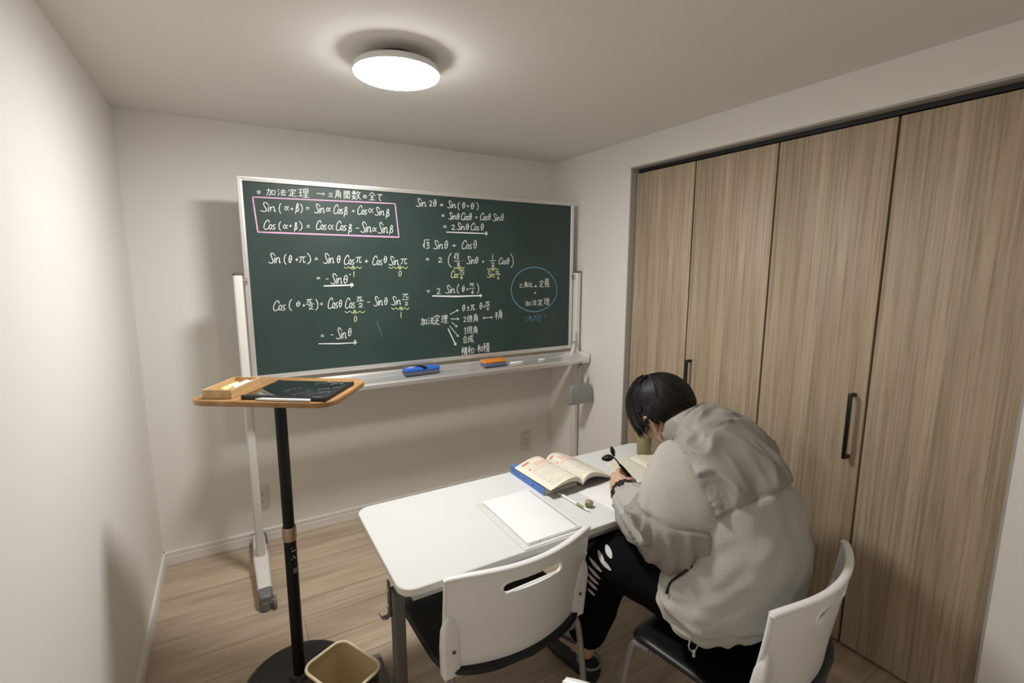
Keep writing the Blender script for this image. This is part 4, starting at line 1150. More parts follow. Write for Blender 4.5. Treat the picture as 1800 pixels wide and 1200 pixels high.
# loose-leaf pad in a milky sleeve
pd = thing('notepad', 'white loose-leaf pad with punched holes in a clear sleeve, nearest the empty chair', 'notepad', (-1.247, -1.652, Z), math.radians(.2))
mb = MB(); mb.slab((-.012, -.006, .001), .262, .372, .002, .004, .0005, math.radians(.8)); link('sleeve', mb, MT['clear'], pd)
mb = MB(); mb.slab((.004, -.001, .0045), .236, .352, .005, .002, .0005, math.radians(-.6)); mb.slab((-.003, -.002, .0025), .238, .354, .003, .002, .0005, math.radians(.9)); link('under_sheets', mb, MT['clear'], pd)
mb = MB(); mb.slab((.001, .003, .0082), .235, .350, .002, .0015, .0004); tp = link('top_sheet', mb, MT['paper'], pd)
mb = MB()
for k in range(30): mb.slab((.1055, .162-.0111*k, .0094), .0075, .0052, .0004, .001, .0001)
link('punched_holes', mb, MT['caster'], tp, 0)
mb = MB(); random.seed(3)
for k in range(13):
    x = -.10+.016*k
    if k in (5, 6): continue
    mb.box((x, -.176, .0045), (random.uniform(.006, .013), .0012, .0022)); 
    if random.random() < .5: mb.box((x+.004, -.1765, .0058), (.004, .0010, .0016))
for k in range(9): mb.box((-.08+.022*k, .181, .0026), (random.uniform(.008, .018), .0014, .0006))
link('sleeve_print', mb, MT['ink_dark'], pd, 0)
# mechanical pencil with an olive grip
a = Vector((-1.044, -1.562, 0)); b = Vector((-1.028, -1.752, 0)); dv = (b-a)
pn = thing('mechanical_pencil', 'white mechanical pencil with an olive grip lying beside the blue book', 'pencil', (a.x, a.y, Z+.0062), math.atan2(dv.y, dv.x))
Lp = dv.length
mb = MB(); mb.tube([(0, 0, 0), (.002, 0, 0), (.118, 0, 0)], [.0045, .006, .006], 14); link('barrel', mb, MT['white_pl'], pn)
mb = MB(); mb.tube([(.118, 0, 0), (.120, 0, 0), (.135, 0, 0), (.158, 0, 0)], [.0058, .0062, .0060, .0052], 14); link('grip', mb, MT['green_grip'], pn)
mb = MB(); mb.tube([(.158, 0, 0), (.178, 0, -.001), (.188, 0, -.003), (Lp, 0, -.004)], [.0048, .0026, .0011, .0008], 12); link('tip', mb, MT['steel'], pn)
mb = MB(); mb.tube([(.004, .004, .005), (.010, .005, .0085), (.040, .004, .0078)], .0018, 8, sx=1.5); link('clip', mb, MT['steel'], pn)
# small round charm beside the pencil
rg = thing('pencil_charm', 'small round olive and black charm beside the pencil tip', 'charm', (-.999, -1.712, Z+.014), .6)
mb = MB(); mb.tube([(.0105*math.cos(q), 0, .0105*math.sin(q)) for q in [2*PI*k/24 for k in range(24)]], .0045, 10, closed=True, sx=3.2); link('band', mb, MT['olive'], rg)
mb = MB(); mb.ellipsoid((0, 0, 0), (.0085, .016, .0085), 14, 10); link('bead', mb, MT['steel'], rg)
mb = MB(); mb.tube([(.013*math.cos(q), -.004, .013*math.sin(q)) for q in [.5+1.7*k/10 for k in range(11)]], .0016, 6); link('stripe', mb, MT['black'], rg)
# paper the person writes on
sp = thing('writing_paper', 'white sheet of paper under the writing hand', 'paper', (-.838, -1.690, Z), math.radians(7))
mb = MB(); mb.slab((0, 0, .0006), .215, .236, .0012, .001, .0003); link('sheet', mb, MT['paper'], sp)
nb = thing('notebook', 'open notebook with handwritten lines in front of the person', 'notebook', (-.520, -1.555, Z), math.radians(-4))
for side in (-1, 1):
    mb = MB(); T_ = [(side*x, z) for x, z in ((0, .004), (.012, .012), (.04, .014), (.10, .010), (.155, .006))]
    T2 = [(p.x, p.z) for p in catmull([(x, 0, z) for x, z in T_], 5)]
    mb.rings([[(x, y, z) for x, z in T2]+[(x, y, .0005) for x, z in T2[::-1]] for y in (-.115, .125)])
    pg = link('page', mb, MT['page'], nb, 30)
    if side < 0:
        ink = MB(); random.seed(9)
        for r in range(14):
            y = .105-.0145*r; x = -.140
            while x < -.03:
                l = random.uniform(.006, .022)
                f = lambda xx: min(T2, key=lambda q: abs(q[0]-xx))[1]+.0006
                ink.add([(x, y, f(x)), (x+l, y, f(x+l)), (x+l, y+.0018, f(x+l)), (x, y+.0018, f(x))], [(0, 1, 2, 3)]); x += l+.005
        link('handwriting', ink, MT['ink'], pg, 0)
# tumbler
cu = thing('tumbler', 'olive brown tumbler standing behind the notebook', 'tumbler', (-.398, -1.415, Z))
mb = MB(); mb.lathe([(.033, 0), (.0355, .003), (.0375, .125), (.0365, .127), (.0355, .125), (.033, .010), (.0, .008)], seg=40, cap1=False); link('body', mb, MT['olive'], cu)
mb = MB(); mb.lathe([(.036, .118), (.0382, .120), (.0385, .130), (.036, .1325), (.0, .1325)], seg=40, cap0=False); link('lid', mb, MT['olive'], cu)

# ================================================================== THE PERSON
PO = Vector((-.80, -2.28, 0))
per = thing('person', 'person in a grey and cream fleece jacket bent over the table, writing left-handed', 'person', tuple(PO))
FW = Vector((-.165, .986, 0)).normalized(); RT = Vector((FW.y, -FW.x, 0)); UP = Vector((0, 0, 1))
def loc(v): return tuple(Vector(v)-PO)
def shift(mb): mb.v = [loc(v) for v in mb.v]; return mb

HC = Vector((-.703, -1.790, 1.084))
HR = Matrix.Rotation(math.radians(-8), 3, 'Z') @ Matrix.Rotation(math.radians(-40), 3, 'X') @ Matrix.Rotation(math.radians(-18), 3, 'Y')
def hd(x, y, z): return HC+HR @ Vector((x, y, z))

body = MB()
# ---- head
def E(c, r): body.ellipsoid(hd(*c), r, 22, 14, rot=HR)
E((0, -.008, .012), (.086, .108, .110)); E((0, .020, -.050), (.070, .086, .080)); E((0, .040, -.088), (.052, .062, .046))
E((0, .075, -.122), (.026, .026, .022)); E((0, .088, .020), (.062, .026, .034)); E((0, .100, -.006), (.052, .014, .010))
for s in (-1, 1):
    E((s*.045, .070, -.052), (.026, .030, .026)); E((s*.060, -.004, -.095), (.016, .040, .034))
    E((s*.013, .108, -.062), (.011, .013, .009))
    body.tube([hd(s*.085, .012, -.056), hd(s*.092, .002, -.032), hd(s*.108, -.012, -.004), hd(s*.112, -.028, .010), hd(s*.110, -.042, -.006), hd(s*.103, -.034, -.032), hd(s*.086, -.012, -.056), hd(s*.083, .004, -.064)], [.008, .007, .0075, .008, .0085, .008, .009, .009], 8)
    body.ellipsoid(hd(s*.087, -.012, -.028), (.008, .020, .030), 12, 8, rot=HR)
body.tube([hd(0, .106, .000), hd(0, .116, -.025), hd(0, .127, -.050), hd(0, .118, -.062)], [.010, .011, .015, .010], 12)
body.ellipsoid(hd(0, .103, -.087), (.024, .014, .010), 12, 8, rot=HR); body.ellipsoid(hd(0, .098, -.099), (.020, .014, .010), 12, 8, rot=HR)
# ---- neck and trunk
NB = Vector((-.742, -2.000, 1.062))
body.tube([NB-FW*.06-UP*.02, NB, hd(0, -.045, -.115), hd(0, -.022, -.062)], [.090, .072, .066, .072], 20, up=(1, 0, 0))
def trunk(c, tilt, hw, hf, hb):
    t = math.radians(tilt); d = FW*math.sin(t)+UP*math.cos(t); fr = FW*math.cos(t)-UP*math.sin(t)
    return Vector(c), d, fr, hw, hf, hb
TR = [trunk((-.815, -2.240, .565), 0, .280, .160, .160), trunk((-.818, -2.245, .600), 0, .300, .180, .180), trunk((-.814, -2.250, .670), 3, .298, .182, .190), trunk((-.802, -2.245, .765), 15, .272, .178, .192),
      trunk((-.782, -2.205, .865), 34, .242, .165, .180), trunk((-.766, -2.145, .960), 48, .240, .150, .160), trunk((-.755, -2.070, 1.030), 60, .225, .125, .132),
      trunk((-.748, -2.015, 1.066), 70, .165, .105, .108), trunk((-.744, -1.985, 1.080), 74, .118, .092, .092)]
def trunk_at(t):     # t in 0..len-1
    i = min(int(t), len(TR)-2); q = t-i
    def cr(k):
        g = lambda j: TR[max(0, min(len(TR)-1, j))][k]
        p0, p1, p2, p3 = g(i-1), g(i), g(i+1), g(i+2)
        return .5*((2*p1)+(p2-p0)*q+(2*p0-5*p1+4*p2-p3)*q*q+(3*p1-p0-3*p2+p3)*q**3)
    c, d, fr, hw, hf, hb = (cr(k) for k in range(6))
    return c, d.normalized(), fr.normalized(), hw, hf, hb
def trunk_pt(t, a, k=1.0):
    c, d, fr, hw, hf, hb = trunk_at(t)
    ca, sa = math.cos(a), math.sin(a)
    e = 2/2.35 if sa > 0 else 1.0
    x = math.copysign(abs(ca)**e, ca)*hw; y = math.copysign(abs(sa)**e, sa)*(hf if sa > 0 else hb)
    return c+RT*x*k+fr*y*k
body.rings([[trunk_pt(t, 2*PI*j/32, .84) for j in range(32)] for t in np.linspace(.3, 7.6, 22)])
# ---- arms: shoulder, elbow, wrist
SL = [Vector(p) for p in ((-.885, -2.055, 1.025), (-.935, -2.085, .990), (-.975, -2.122, .930), (-.992, -2.150, .872), (-.985, -2.140, .820), (-.948, -2.010, .772), (-.905, -1.875, .754), (-.866, -1.772, .754))]
SR = [Vector(p) for p in ((-.585, -2.020, 1.020), (-.525, -2.030, .985), (-.470, -2.030, .920), (-.440, -2.010, .855), (-.425, -1.965, .795), (-.410, -1.880, .765), (-.415, -1.790, .747), (-.440, -1.725, .738))]
for S_ in (SL, SR): body.tube(S_, [.064, .064, .060, .054, .050, .045, .036, .027], 16)
# ---- left hand: holds the pen
def chain(pts, rs): body.tube(catmull(pts, 3), list(np.interp(np.linspace(0, len(pts)-1, 3*(len(pts)-1)+1), range(len(pts)), rs)), 10)
W_ = Vector((-.866, -1.772, .754))
MC = [Vector((-.815, -1.676, .788)), Vector((-.829, -1.662, .772)), Vector((-.840, -1.668, .752)), Vector((-.850, -1.682, .733))]
for k, m_ in enumerate(MC):
    base = W_+(m_-(MC[1]+MC[2])/2)*.45
    body.tube([W_, base+(m_-base)*.35, m_], [.020, .0165, .0125], 12)
for m0, m1 in zip(MC[:-1], MC[1:]):
    q0, q1 = (m0+m1)/2, (m0+m1)/2+(W_-(m0+m1)/2)*.7; body.tube([q0, q1], [.0105, .016], 10)
chain([MC[0], (-.778, -1.642, .786), (-.744, -1.656, .757), (-.722, -1.676, .733)], [.0122, .0108, .0096, .0082])
chain([MC[1], (-.793, -1.628, .762), (-.760, -1.648, .735), (-.738, -1.671, .719)], [.0122, .0110, .0098, .0084])
chain([MC[2], (-.808, -1.635, .737), (-.778, -1.650, .7165), (-.765, -1.674, .7130)], [.0118, .0104, .0096, .0082])
chain([MC[3], (-.825, -1.652, .719), (-.799, -1.661, .7125), (-.789, -1.682, .7118)], [.0105, .0094, .0086, .0076])
chain([W_+Vector((.022, .020, .008)), (-.806, -1.724, .772), (-.766, -1.716, .763), (-.733, -1.700, .733)], [.0185, .0160, .0122, .0088])
# ---- right hand: lies on the notebook, fingers forward
WR = SR[-1]; ZN = TH+.017
for k, (dx, dy, ln_) in enumerate(((-.098, .052, .060), (-.092, .080, .070), (-.078, .100, .070), (-.056, .112, .056))):
    m_ = WR+Vector((dx*.68, dy*.78+.018, 0)); m_.z = ZN+.018
    body.tube([WR, (WR+m_)/2, m_], [.020, .0165, .0118], 10)
    d_ = Vector((dx, dy+.04, 0)).normalized()
    p1 = m_+d_*ln_*.5; p1.z = ZN+.022; p2 = m_+d_*ln_*.82; p2.z = ZN+.014; p3 = m_+d_*ln_*1.05; p3.z = ZN+.010
    chain([m_, p1, p2, p3], [.0112, .0102, .0092, .0080])
chain([WR+Vector((-.022, .004, -.002)), WR+Vector((-.066, .012, -.006)), WR+Vector((-.096, .026, -.010)), WR+Vector((-.118, .044, -.012))], [.017, .0135, .0115, .009])
# ---- legs and feet
LL = [Vector(p) for p in ((-.905, -2.235, .560), (-.950, -2.060, .568), (-.985, -1.915, .555), (-.998, -1.850, .525), (-1.012, -1.815, .420), (-1.030, -1.772, .240), (-1.040, -1.755, .090))]
RL = [Vector(p) for p in ((-.690, -2.215, .560), (-.650, -2.050, .568), (-.620, -1.900, .555), (-.614, -1.835, .525), (-.575, -1.765, .420), (-.490, -1.620, .240), (-.430, -1.510, .090))]
for S_ in (LL, RL): body.tube(S_, [.105, .088, .072, .066, .058, .045, .038], 16)
for S_ in (LL, RL):
    q = S_[-1]; f_ = Vector((-.10, .995, 0)) if S_ is LL else Vector((.05, .998, 0))
    body.tube([q+f_*-.018+UP*-.018, q+f_*-.02-UP*.052, q+f_*.04-UP*.045, q+f_*.13-UP*.060, q+f_*.185-UP*.064], [.038, .030, .036, .030, .018], 14, up=(0, 0, 1))
bme = eased('body', shift(body), [('REMESH', dict(mode='VOXEL', voxel_size=.0048, use_smooth_shade=True)), ('SMOOTH', dict(factor=.5, iterations=3))])
link('body', bme, MT['skin'], per, 0)
for p_ in bme.polygons: p_.use_smooth = True
for s in (-1, 1):
    mb = MB(); mb.ellipsoid(hd(s*.034, .094, -.012), (.014, .012, .010), 14, 10, rot=HR); ey = link('eye', shift(mb), MT['eye_w'], per)
    mb = MB(); mb.ellipsoid(hd(s*.034, .1045, -.013), (.0055, .0025, .0055), 12, 8, rot=HR); link('iris', shift(mb), MT['black'], ey)
mb = MB(); mb.ellipsoid(hd(0, .1135, -.088), (.021, .006, .0065), 14, 8, rot=HR); mb.ellipsoid(hd(0, .109, -.0985), (.018, .006, .007), 14, 8, rot=HR); link('lips', shift(mb), MT['lip'], per)
# fingernails of the left hand
for tip, dr in (((-.722, -1.676, .733), (.02, -.02, -.02)), ((-.733, -1.700, .733), (.03, .016, -.03))):
    pass

# ---- hair: a cap plus overlapping locks that follow the skull from the crown
WA = Vector((0, -.42, .907)).normalized(); EF = (Vector((0, 1, 0))-WA*WA.y).normalized(); ER = EF.cross(WA)
GH = HR.transposed() @ Vector((0, 0, -1))
SK = Vector((.104, .136, .129)); SC0 = Vector((0, -.008, .010))
def hdir(al, ph): return WA*math.cos(al)+(EF*math.cos(ph)+ER*math.sin(ph))*math.sin(al)
def hend(ph):
    c = math.cos(ph)           # 1 front, -1 nape
    side = 1-abs(c); fl = math.exp(-((ph-5.5)/.40)**2)     # longer over the cheek in front of the left ear
    return math.radians(106+10*max(c, 0)**.8+4*max(-c, 0)-3*side+7*fl-15*math.exp(-((ph-4.42)/.36)**2))
def hpt(al, ph, k):
    d = hdir(al, ph); r = 1/math.sqrt((d.x/SK.x)**2+(d.y/SK.y)**2+(d.z/SK.z)**2)
    return SC0+d*r*k
mb = MB(); R = []
for i in range(1, 19):
    R.append([hd(*hpt((hend(2*PI*j/48)-math.radians(2))*i/18, 2*PI*j/48, 1.0)) for j in range(48)])
mb.rings(R, cap1=False)
random.seed(21)
for n in range(1000):
    ph = random.uniform(0, 2*PI); u = random.random()
    a0 = math.radians(2+78*u**.8); a1 = hend(ph)+math.radians(random.uniform(-15, 9))
    lift = 1.0+.105*random.random()**1.3+.035*math.sin(ph*5+1.3); sw = random.gauss(.10, .22)*(1 if ph < PI else -1)+.25*math.sin(ph*3+.7)
    w = random.uniform(.0045, .0095); pts = []; rs = []
    N_ = 9
    for k in range(N_+1):
        t = k/N_; al = a0+(a1-a0)*t; pp = ph+sw*t*t+.05*math.sin(t*5+n)+.10*t*noise.noise(Vector((ph*2.2, u*3, 4)))
        arch = lift+.05*math.sin(PI*min(t*1.1, 1))-.02*t
        p = hpt(al, pp, arch)
        ex = max(0, al-math.radians(84))
        p = p+GH*(.050*ex*ex*1.3)*(1 if math.cos(ph) > -.2 else .35)
        # hair beside the ear tucks in a little
        pts.append(hd(*p)); rs.append(w*(math.sin(PI*(.12+.80*t))**.7)*(1 if t < .8 else max(.06, (1-t)/.2)))
    nrm = HR @ hdir((a0+a1)/2, ph)
    mb.tube(pts, rs, 6, sx=1.25, sy=.55, up=nrm)
link('hair', shift(mb), MT['hair'], per, 70)

# ---- trousers
def leg_surface(path, rad):
    P = catmull(path, 6); n = len(P); rr = np.interp(np.linspace(0, len(path)-1, n), range(len(path)), rad)
    return P, rr
tm = MB()
for S_ in (LL, RL):
    path = [S_[0]+Vector((0, -.06, -.005))]+S_[:6]+[S_[6]+UP*.090]
    P, rr = leg_surface(path, [.118, .122, .108, .100, .098, .090, .086, .078])
    k = len(P); rings_ = []; prev = None
    pts = P; 
    rr = [r*(1+.05*noise.noise(Vector((i*.9, 3 if S_ is LL else 9, 0)))) for i, r in enumerate(rr)]
    tm.tube(pts, rr, 24, up=(1, 0, 0))
tm.ellipsoid(Vector((-.805, -2.250, .560)), (.235, .150, .105), 28, 14)
tme = eased('trousers', shift(tm), [('REMESH', dict(mode='VOXEL', voxel_size=.009, use_smooth_shade=True)), ('SMOOTH', dict(factor=.6, iterations=6))])
for v in tme.vertices:
    nz = noise.noise(v.co*9)+.5*noise.noise(v.co*21); v.co += v.normal*(.006*nz)
tr_ = link('trousers', tme, MT['trouser'], per, 0)
for p_ in tme.polygons: p_.use_smooth = True
# white brush-stroke print over the left knee, laid on the cloth
from mathutils.bvhtree import BVHTree
bvh = BVHTree.FromPolygons([v.co for v in tme.vertices], [tuple(p.vertices) for p in tme.polygons])
pr = MB()
def leaf(c, d, length, width, side):
    """leaf-shaped patch, projected on the trousers along the outward side direction"""
    c, d, side = Vector(loc(c)), Vector(d).normalized(), Vector(side).normalized()
    e = side.cross(d).normalized(); rows = []
    for i in range(9):
        t = i/8; wd = width*math.sin(PI*(.06+.88*t))**.8
        row = []
        for j in (-1, -.5, 0, .5, 1):
            p = c+d*(length*(t-.5))+e*(wd*j*.5)
            h = bvh.ray_cast(p+side*.3, -side, .5)
            q = h[0]+h[1]*.0014 if h[0] is not None else bvh.find_nearest(p)[0]+side*.0014
            row.append(q)
        rows.append(row)
    pr.rings(rows, close=False, cap0=False, cap1=False)
sd_ = Vector((-.62, -.70, .35))
LEAVES = [((-1.075, -1.921, 0.636), (.35, -.2, -.75), 0.045, 0.022), ((-1.075, -1.882, 0.597), (.35, -.2, -.75), 0.050, 0.018), ((-1.075, -1.904, 0.586), (.5, -.3, -.45), 0.055, 0.016), ((-1.075, -1.851, 0.556), (.5, -.3, -.45), 0.060, 0.015), ((-1.075, -1.846, 0.522), (.5, -.3, -.45), 0.060, 0.014), ((-1.075, -1.840, 0.493), (.5, -.3, -.45), 0.055, 0.014), ((-1.075, -1.838, 0.466), (.5, -.3, -.45), 0.048, 0.012), ((-1.075, -1.833, 0.436), (.5, -.3, -.45), 0.036, 0.010)]
for c, d, l_, w_2 in LEAVES:
    leaf(c, d, l_, w_2, sd_)
link('cloth_print', pr, MT['print'], tr_, 60)
# ---- shoes
for S_, f_ in ((LL, Vector((-.10, .995, 0)).normalized()), (RL, Vector((.05, .998, 0)).normalized())):
    q = Vector((S_[-1].x, S_[-1].y, 0)); r_ = Vector((f_.y, -f_.x, 0)); mb = MB(); R = []
    for d, w, h in ((-.070, .018, .070), (-.064, .036, .082), (-.04, .046, .086), (.01, .050, .080), (.07, .055, .072), (.13, .056, .058), (.18, .048, .046), (.212, .028, .034), (.220, .010, .026)):
        R.append([q+f_*d+r_*(w*math.cos(a)*(1-.1*max(0, math.sin(a))))+UP*(.004+(h-.004)*(.5+.5*math.copysign(abs(math.sin(a))**.7, math.sin(a)))) for a in [2*PI*k/24 for k in range(24)]])
    mb.rings(R); sh = link('shoe', shift(mb), MT['shoe'], per)
    mb = MB(); mb.tube([q+f_*(-.030+.047*math.cos(a))+r_*(.046*math.sin(a))+UP*(.079+.006*math.cos(a)) for a in [2*PI*k/30 for k in range(30)]], .0045, 8, closed=True); link('piping', shift(mb), MT['shoe_line'], sh)

# ---- jacket trunk: nylon yoke above, fleece below
def ridged(v): 
    n = noise.noise(v); return 1-abs(n)*2
NT_, NA_, NY = 170, 180, 85
jm = MB(); vs = []
SP = [(catmull(S_, 8), np.interp(np.linspace(0, 7, 57), range(8), R_)) for S_, R_ in ((SL, (.070, .096, .124, .142, .132, .106, .080, .044)), (SR+SR[-1:], (.070, .092, .112, .125, .125, .110, .088, .05)))]
def armhole(p):
    best = (9, 0)
    for P_, r_ in SP:
        for k_ in range(0, 30):
            s_ = (p-P_[k_]).length-r_[k_]
            if s_ < best[0]: best = (s_, k_)
    return best
def yoke_t(a):   # height of the yoke seam round the body (a: 0 right, pi/2 front, pi left, -pi/2 back)
    b = -math.sin(a)      # 1 at the back
    return 4.10+.06*math.sin(a*2)-.2*max(-b, 0)
for i in range(NT_+1):
    for j in range(NA_):
        a = 2*PI*j/NA_; yt = yoke_t(a)
        t = yt*i/NY if i <= NY else yt+(8-yt)*(i-NY)/(NT_-NY)
        p = trunk_pt(t, a)
        c = trunk_at(t)[0]; nrm = (p-c).normalized()
        back = max(0, -math.sin(a)); left = max(0, -math.cos(a))
        d = 0.0
        if i > NY:       # nylon: sharp gathers running down from the shoulder and out of the seam
            s0 = min(1, (i-NY)/5)
            f = max(0, 1-(t-yt)/1.5)
            g = ridged(Vector((a*3.6, t*.45, 1.7)))
            d += .026*f*s0*(max(0, g-.15)**1.7-.22)
            if abs(math.cos(a)) > .2 and math.cos(a) < .3:
                sd2, k2 = armhole(p)
                d += .0042*math.exp(-(max(sd2, 0)/.04)**2)*math.sin(k2*1.25+t*11+2.0*noise.noise(Vector((t*2, a*2, 1))))
            g2 = ridged(Vector((a*1.7+t*.55, t*.50-a*.45, 8)))
            d += .022*(max(0, g2)**2.6-.22)*min(1, max(0, (6.6-t)))
            d += .003*s0*f*(ridged(Vector((a*8.5, t*.9, 5)))-.5)
            if t > 5.9: d += .010*(ridged(Vector((a*1.6, t*1.6, 4)))-.5)
        else:                   # fleece: soft broad folds
            d += .020*noise.noise(Vector((a*1.5+t*1.0, t*1.25-a*.5, 5)))+.008*noise.noise(Vector((a*3.2-t, t*2.2, 2)))
            d += .030*math.exp(-((t-2.75-.9*(a+2.4))/.22)**2)*max(0, back*.5+left*.8)
            d += .028*math.exp(-((t-1.85-.85*(a+2.4))/.19)**2)*max(0, back*.5+left*.8)
            if t < .9: d += .009*(.9-t)*math.sin(a*19+2*math.sin(a*3))-.012*max(0, .35-t)
        d -= .006*math.exp(-((i-NY)/1.2)**2)     # seam
        vs.append(p+nrm*d)
for i in range(NT_):
    for j in range(NA_):
        k = (j+1) % NA_; jm.f.append((i*NA_+j, i*NA_+k, (i+1)*NA_+k, (i+1)*NA_+j)); jm.m.append(0 if i >= NY else 1)
jm.v = vs
jk = link('jacket', shift(jm), [MT['nylon'], MT['fleece']], per, 0)
for p_ in jk.data.polygons: p_.use_smooth = True
# ---- sleeves
def sleeve(path, rad, left):
    P = catmull(path, 14); n = len(P); rr = np.interp(np.linspace(0, len(path)-1, n), range(len(path)), rad)
    NS, NR, NB_ = 84, 120, 62; mb = MB(); vs = []
    U = []; prev = (RT*(-1 if left else 1))
    for i in range(n):
        t = (P[min(i+1, n-1)]-P[max(i-1, 0)]).normalized(); u = (prev-t*prev.dot(t)).normalized(); prev = u; U.append((u, t.cross(u)))
    def sample(T):
        f = T*(n-1); i = min(int(f), n-2); q = f-i
        return P[i].lerp(P[i+1], q), rr[i]*(1-q)+rr[i+1]*q, U[i][0].lerp(U[i+1][0], q), U[i][1].lerp(U[i+1][1], q)
    Ts = {}
    for i in range(NR+1):
        for j in range(NS):
            a = 2*PI*j/NS; bd = fleece_end(a, left)
            T_ = bd*i/NB_ if i <= NB_ else bd+(1-bd)*(i-NB_)/(NR-NB_)
            c, r, u, w = sample(T_); o = (u*math.cos(a)+w*math.sin(a)).normalized()
            if i <= NB_: d = .016*noise.noise(Vector((a*1.3+T_*3, T_*4, 6)))+.009*math.sin(a*4+T_*5)*math.exp(-((T_-.42)/.16)**2)
            else:
                s_ = min(1, (i-NB_)/6)
                g = ridged(Vector((a*1.55+T_*1.2, T_*3.6-a*.35, 3)))
                d = s_*(.030*(max(0, g)**2.4-.28)+.003*(max(0, ridged(Vector((a*2.6, T_*4, 12))))**2-.3))*(r/.12)
            d -= .005*math.exp(-((i-NB_)/1.2)**2)
            if T_ > .9: d += .006*math.sin(a*14)*(1-(T_-.9)/.1)*min(1, (T_-.9)/.03)
            vs.append(c+o*(r+d)); Ts[(i, j)] = (T_, a)
    for i in range(NR):
        for j in range(NS):
            k = (j+1) % NS; mb.f.append((i*NS+j, i*NS+k, (i+1)*NS+k, (i+1)*NS+j))
            T_, a = Ts[(i, j)]
            inner = T_ > .74 and math.sin(a+.5) > .55+.5*(.92-T_)
            mb.m.append(1 if (i < NB_ or inner) else 0)
    mb.v = vs
    o = link('sleeve', shift(mb), [MT['nylon'], MT['fleece']], jk, 0)
    for p_ in o.data.polygons: p_.use_smooth = True
    # elastic cuff
    e0 = P[-1]; d_ = (P[-1]-P[-3]).normalized(); mb = MB(); u, w = prev, d_.cross(prev)
    R = []
    for z, r in ((-.020, .047), (-.010, .056), (.004, .057), (.016, .052), (.024, .042), (.018, .034)):
        R.append([e0+d_*z+(u*math.cos(a)+w*math.sin(a))*r*(1+.04*math.sin(a*16)) for a in [2*PI*k/64 for k in range(64)]])
    mb.rings(R, cap0=False, cap1=False); link('cuff', shift(mb), MT['elastic'], o)
def fleece_end(a, left):   # share of the sleeve length covered with fleece
    return .405-.010*math.cos(a)-.065*math.sin(a)*(1 if left else -1)
sleeve(SL, [.070, .096, .124, .142, .132, .106, .080, .044], True)
sleeve(SR, [.070, .092, .112, .125, .125, .110, .088, .050], False)
# ---- stand-up collar, open towards the chin
mb = MB(); R = []; NC = 80
cN = trunk_at(8)[0]; dN = (FW*math.sin(math.radians(66))+UP*math.cos(math.radians(66))).normalized(); fN = (FW*math.cos(math.radians(66))-UP*math.sin(math.radians(66)))
for z, kx, ky in ((-.045, .150, .118), (-.02, .136, .112), (.005, .120, .106), (.035, .112, .104), (.066, .112, .110), (.072, .108, .106), (.066, .104, .102), (.03, .104, .096), (-.01, .110, .095)):
    ring = []
    for j in range(NC):
        a = 2*PI*j/NC; b = -math.sin(a)
        zz = z*(1-.42*max(b, 0)); ky_ = ky*(1-.26*max(b, 0))
        k = 1+.05*(ridged(Vector((a*2.3, z*20, 2)))-.5)
        ring.append(cN-dN*.020+dN*zz+RT*math.cos(a)*kx*k+fN*math.sin(a)*ky_*k)
    R.append(ring)
mb.rings(R, cap0=False, cap1=False); cl = link('collar', shift(mb), MT['nylon'], jk, 60)
mb = MB(); mb.tube([cN-dN*.020+dN*(.072*(1-.42*max(-math.sin(a), 0)))+RT*math.cos(a)*.109+fN*math.sin(a)*.107*(1-.26*max(-math.sin(a), 0)) for a in [2*PI*k/80 for k in range(80)]], .0018, 6, closed=True); link('collar_elastic', shift(mb), MT['elastic'], cl)
# ---- pocket zip and hem cord
mb = MB(); zp = [trunk_pt(p.x, p.y, 1.018) for p in catmull([(3.25, 3.10, 0), (3.05, 3.00, 0), (2.80, 2.86, 0), (2.50, 2.76, 0), (2.10, 2.75, 0)], 6)]
mb.tube(zp, .0045, 6); link('pocket_zip', shift(mb), MT['elastic'], jk)
h0 = trunk_pt(.75, 3.30, 1.0)
mb = MB(); mb.tube(catmull([h0+Vector((-.012, 0, .01)), h0+Vector((-.016, 0, -.018)), h0+Vector((0, -.004, -.034)), h0+Vector((.016, -.006, -.018)), h0+Vector((.012, 0, .01))], 5), .0022, 6); mb.tube([h0+Vector((0, -.005, -.032)), h0+Vector((.001, -.006, -.050))], .0045, 8); link('hem_cord', shift(mb), MT['cord'], jk)

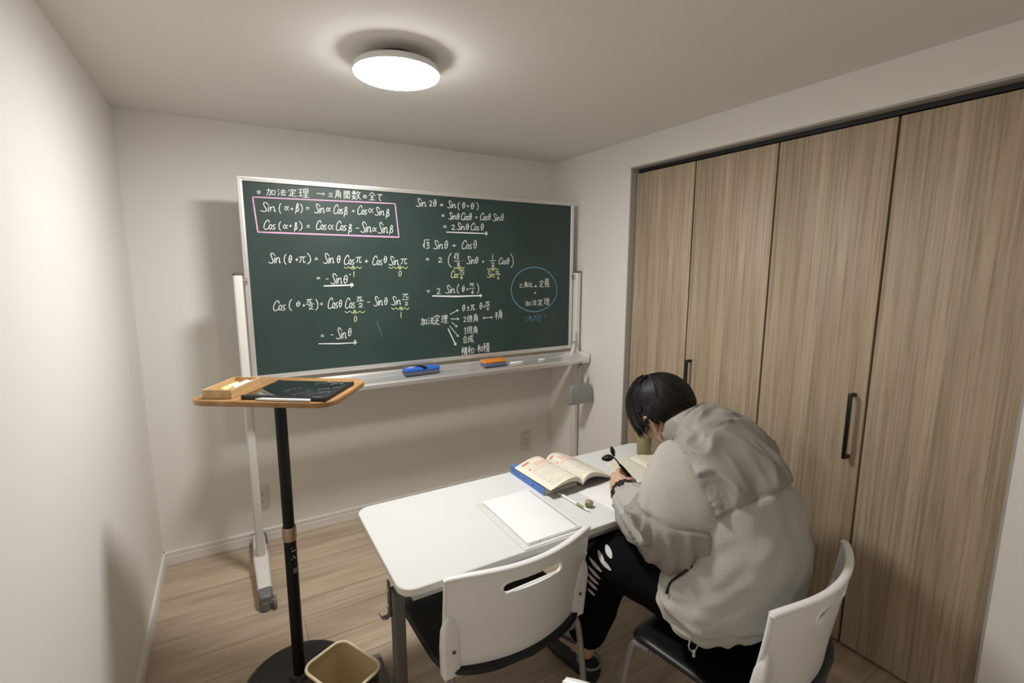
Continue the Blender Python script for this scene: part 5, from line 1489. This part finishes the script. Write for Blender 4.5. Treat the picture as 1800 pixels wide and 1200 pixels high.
# ================================================================== PEN IN THE HAND
tip = Vector((-.703, -1.700, .7045)); top = Vector((-.783, -1.632, .822)); dv = (top-tip); Ln = dv.length; dv.normalize()
pen = thing('writing_pen', 'dark pen with a black and silver leaf ornament, held in the left hand', 'pen', tuple(tip))
def at(s): return dv*s
mb = MB(); mb.tube([at(.016), at(.022), at(.060), at(.115), at(.142)], [.0040, .0060, .0074, .0074, .0052], 14); link('barrel', mb, MT['black'], pen)
mb = MB(); mb.tube([at(0), at(.006), at(.016)], [.0006, .0018, .0036], 10); link('tip', mb, MT['steel'], pen)
sdv = dv.cross(Vector((0, 0, 1))).normalized()
mb = MB(); mb.tube([at(.142), at(.147)], .0052, 12); link('ring', mb, MT['steel'], pen)
mb = MB(); oo = at(.150); top2 = oo+Vector((-.012, .016, .020)); mb.tube(catmull([at(.146), oo+Vector((-.004, .006, .010)), top2], 4), .0032, 8); orn = link('ornament', mb, MT['black'], pen)
def wing(c, ax, up_, l, w_3):
    m_ = MB(); ax = Vector(ax).normalized(); up_ = Vector(up_); up_ = (up_-ax*ax.dot(up_)).normalized(); n_ = ax.cross(up_); R = []
    for k in range(11):
        t = k/10; wd = w_3*math.sin(PI*(.04+.92*t))**.8
        R.append([c+ax*(l*t)+up_*(wd*1.15*math.cos(a))+n_*(wd*.30*math.sin(a)) for a in [2*PI*q/14 for q in range(14)]])
    m_.rings(R); o = link('leaf', m_, MT['black'], orn)
    m2 = MB(); m2.tube([c+ax*(l*t)+up_*(w_3*1.02*math.sin(PI*(.04+.92*t))**.8*s)+n_*.001 for s in (1,) for t in np.linspace(0, 1, 12)], .0027, 6)
    m2.tube([c+ax*(l*t)+up_*(-w_3*1.02*math.sin(PI*(.04+.92*t))**.8) for t in np.linspace(0, 1, 12)], .0027, 6)
    for t in (.3, .5, .7):
        for s in (-1, 1): m2.tube([c+ax*(l*t)+n_*(w_3*.30*s), c+ax*(l*(t+.08))+up_*w_3*.6+n_*(w_3*.26*s)], .0012, 5)
    link('silver_line', m2, MT['steel'], o)
wing(top2, (-.80, .25, .0), (0, .3, 1), .056, .0135)
wing(top2+Vector((.004, 0, .004)), (-.12, .35, .85), (.85, .4, 0), .044, .0185)
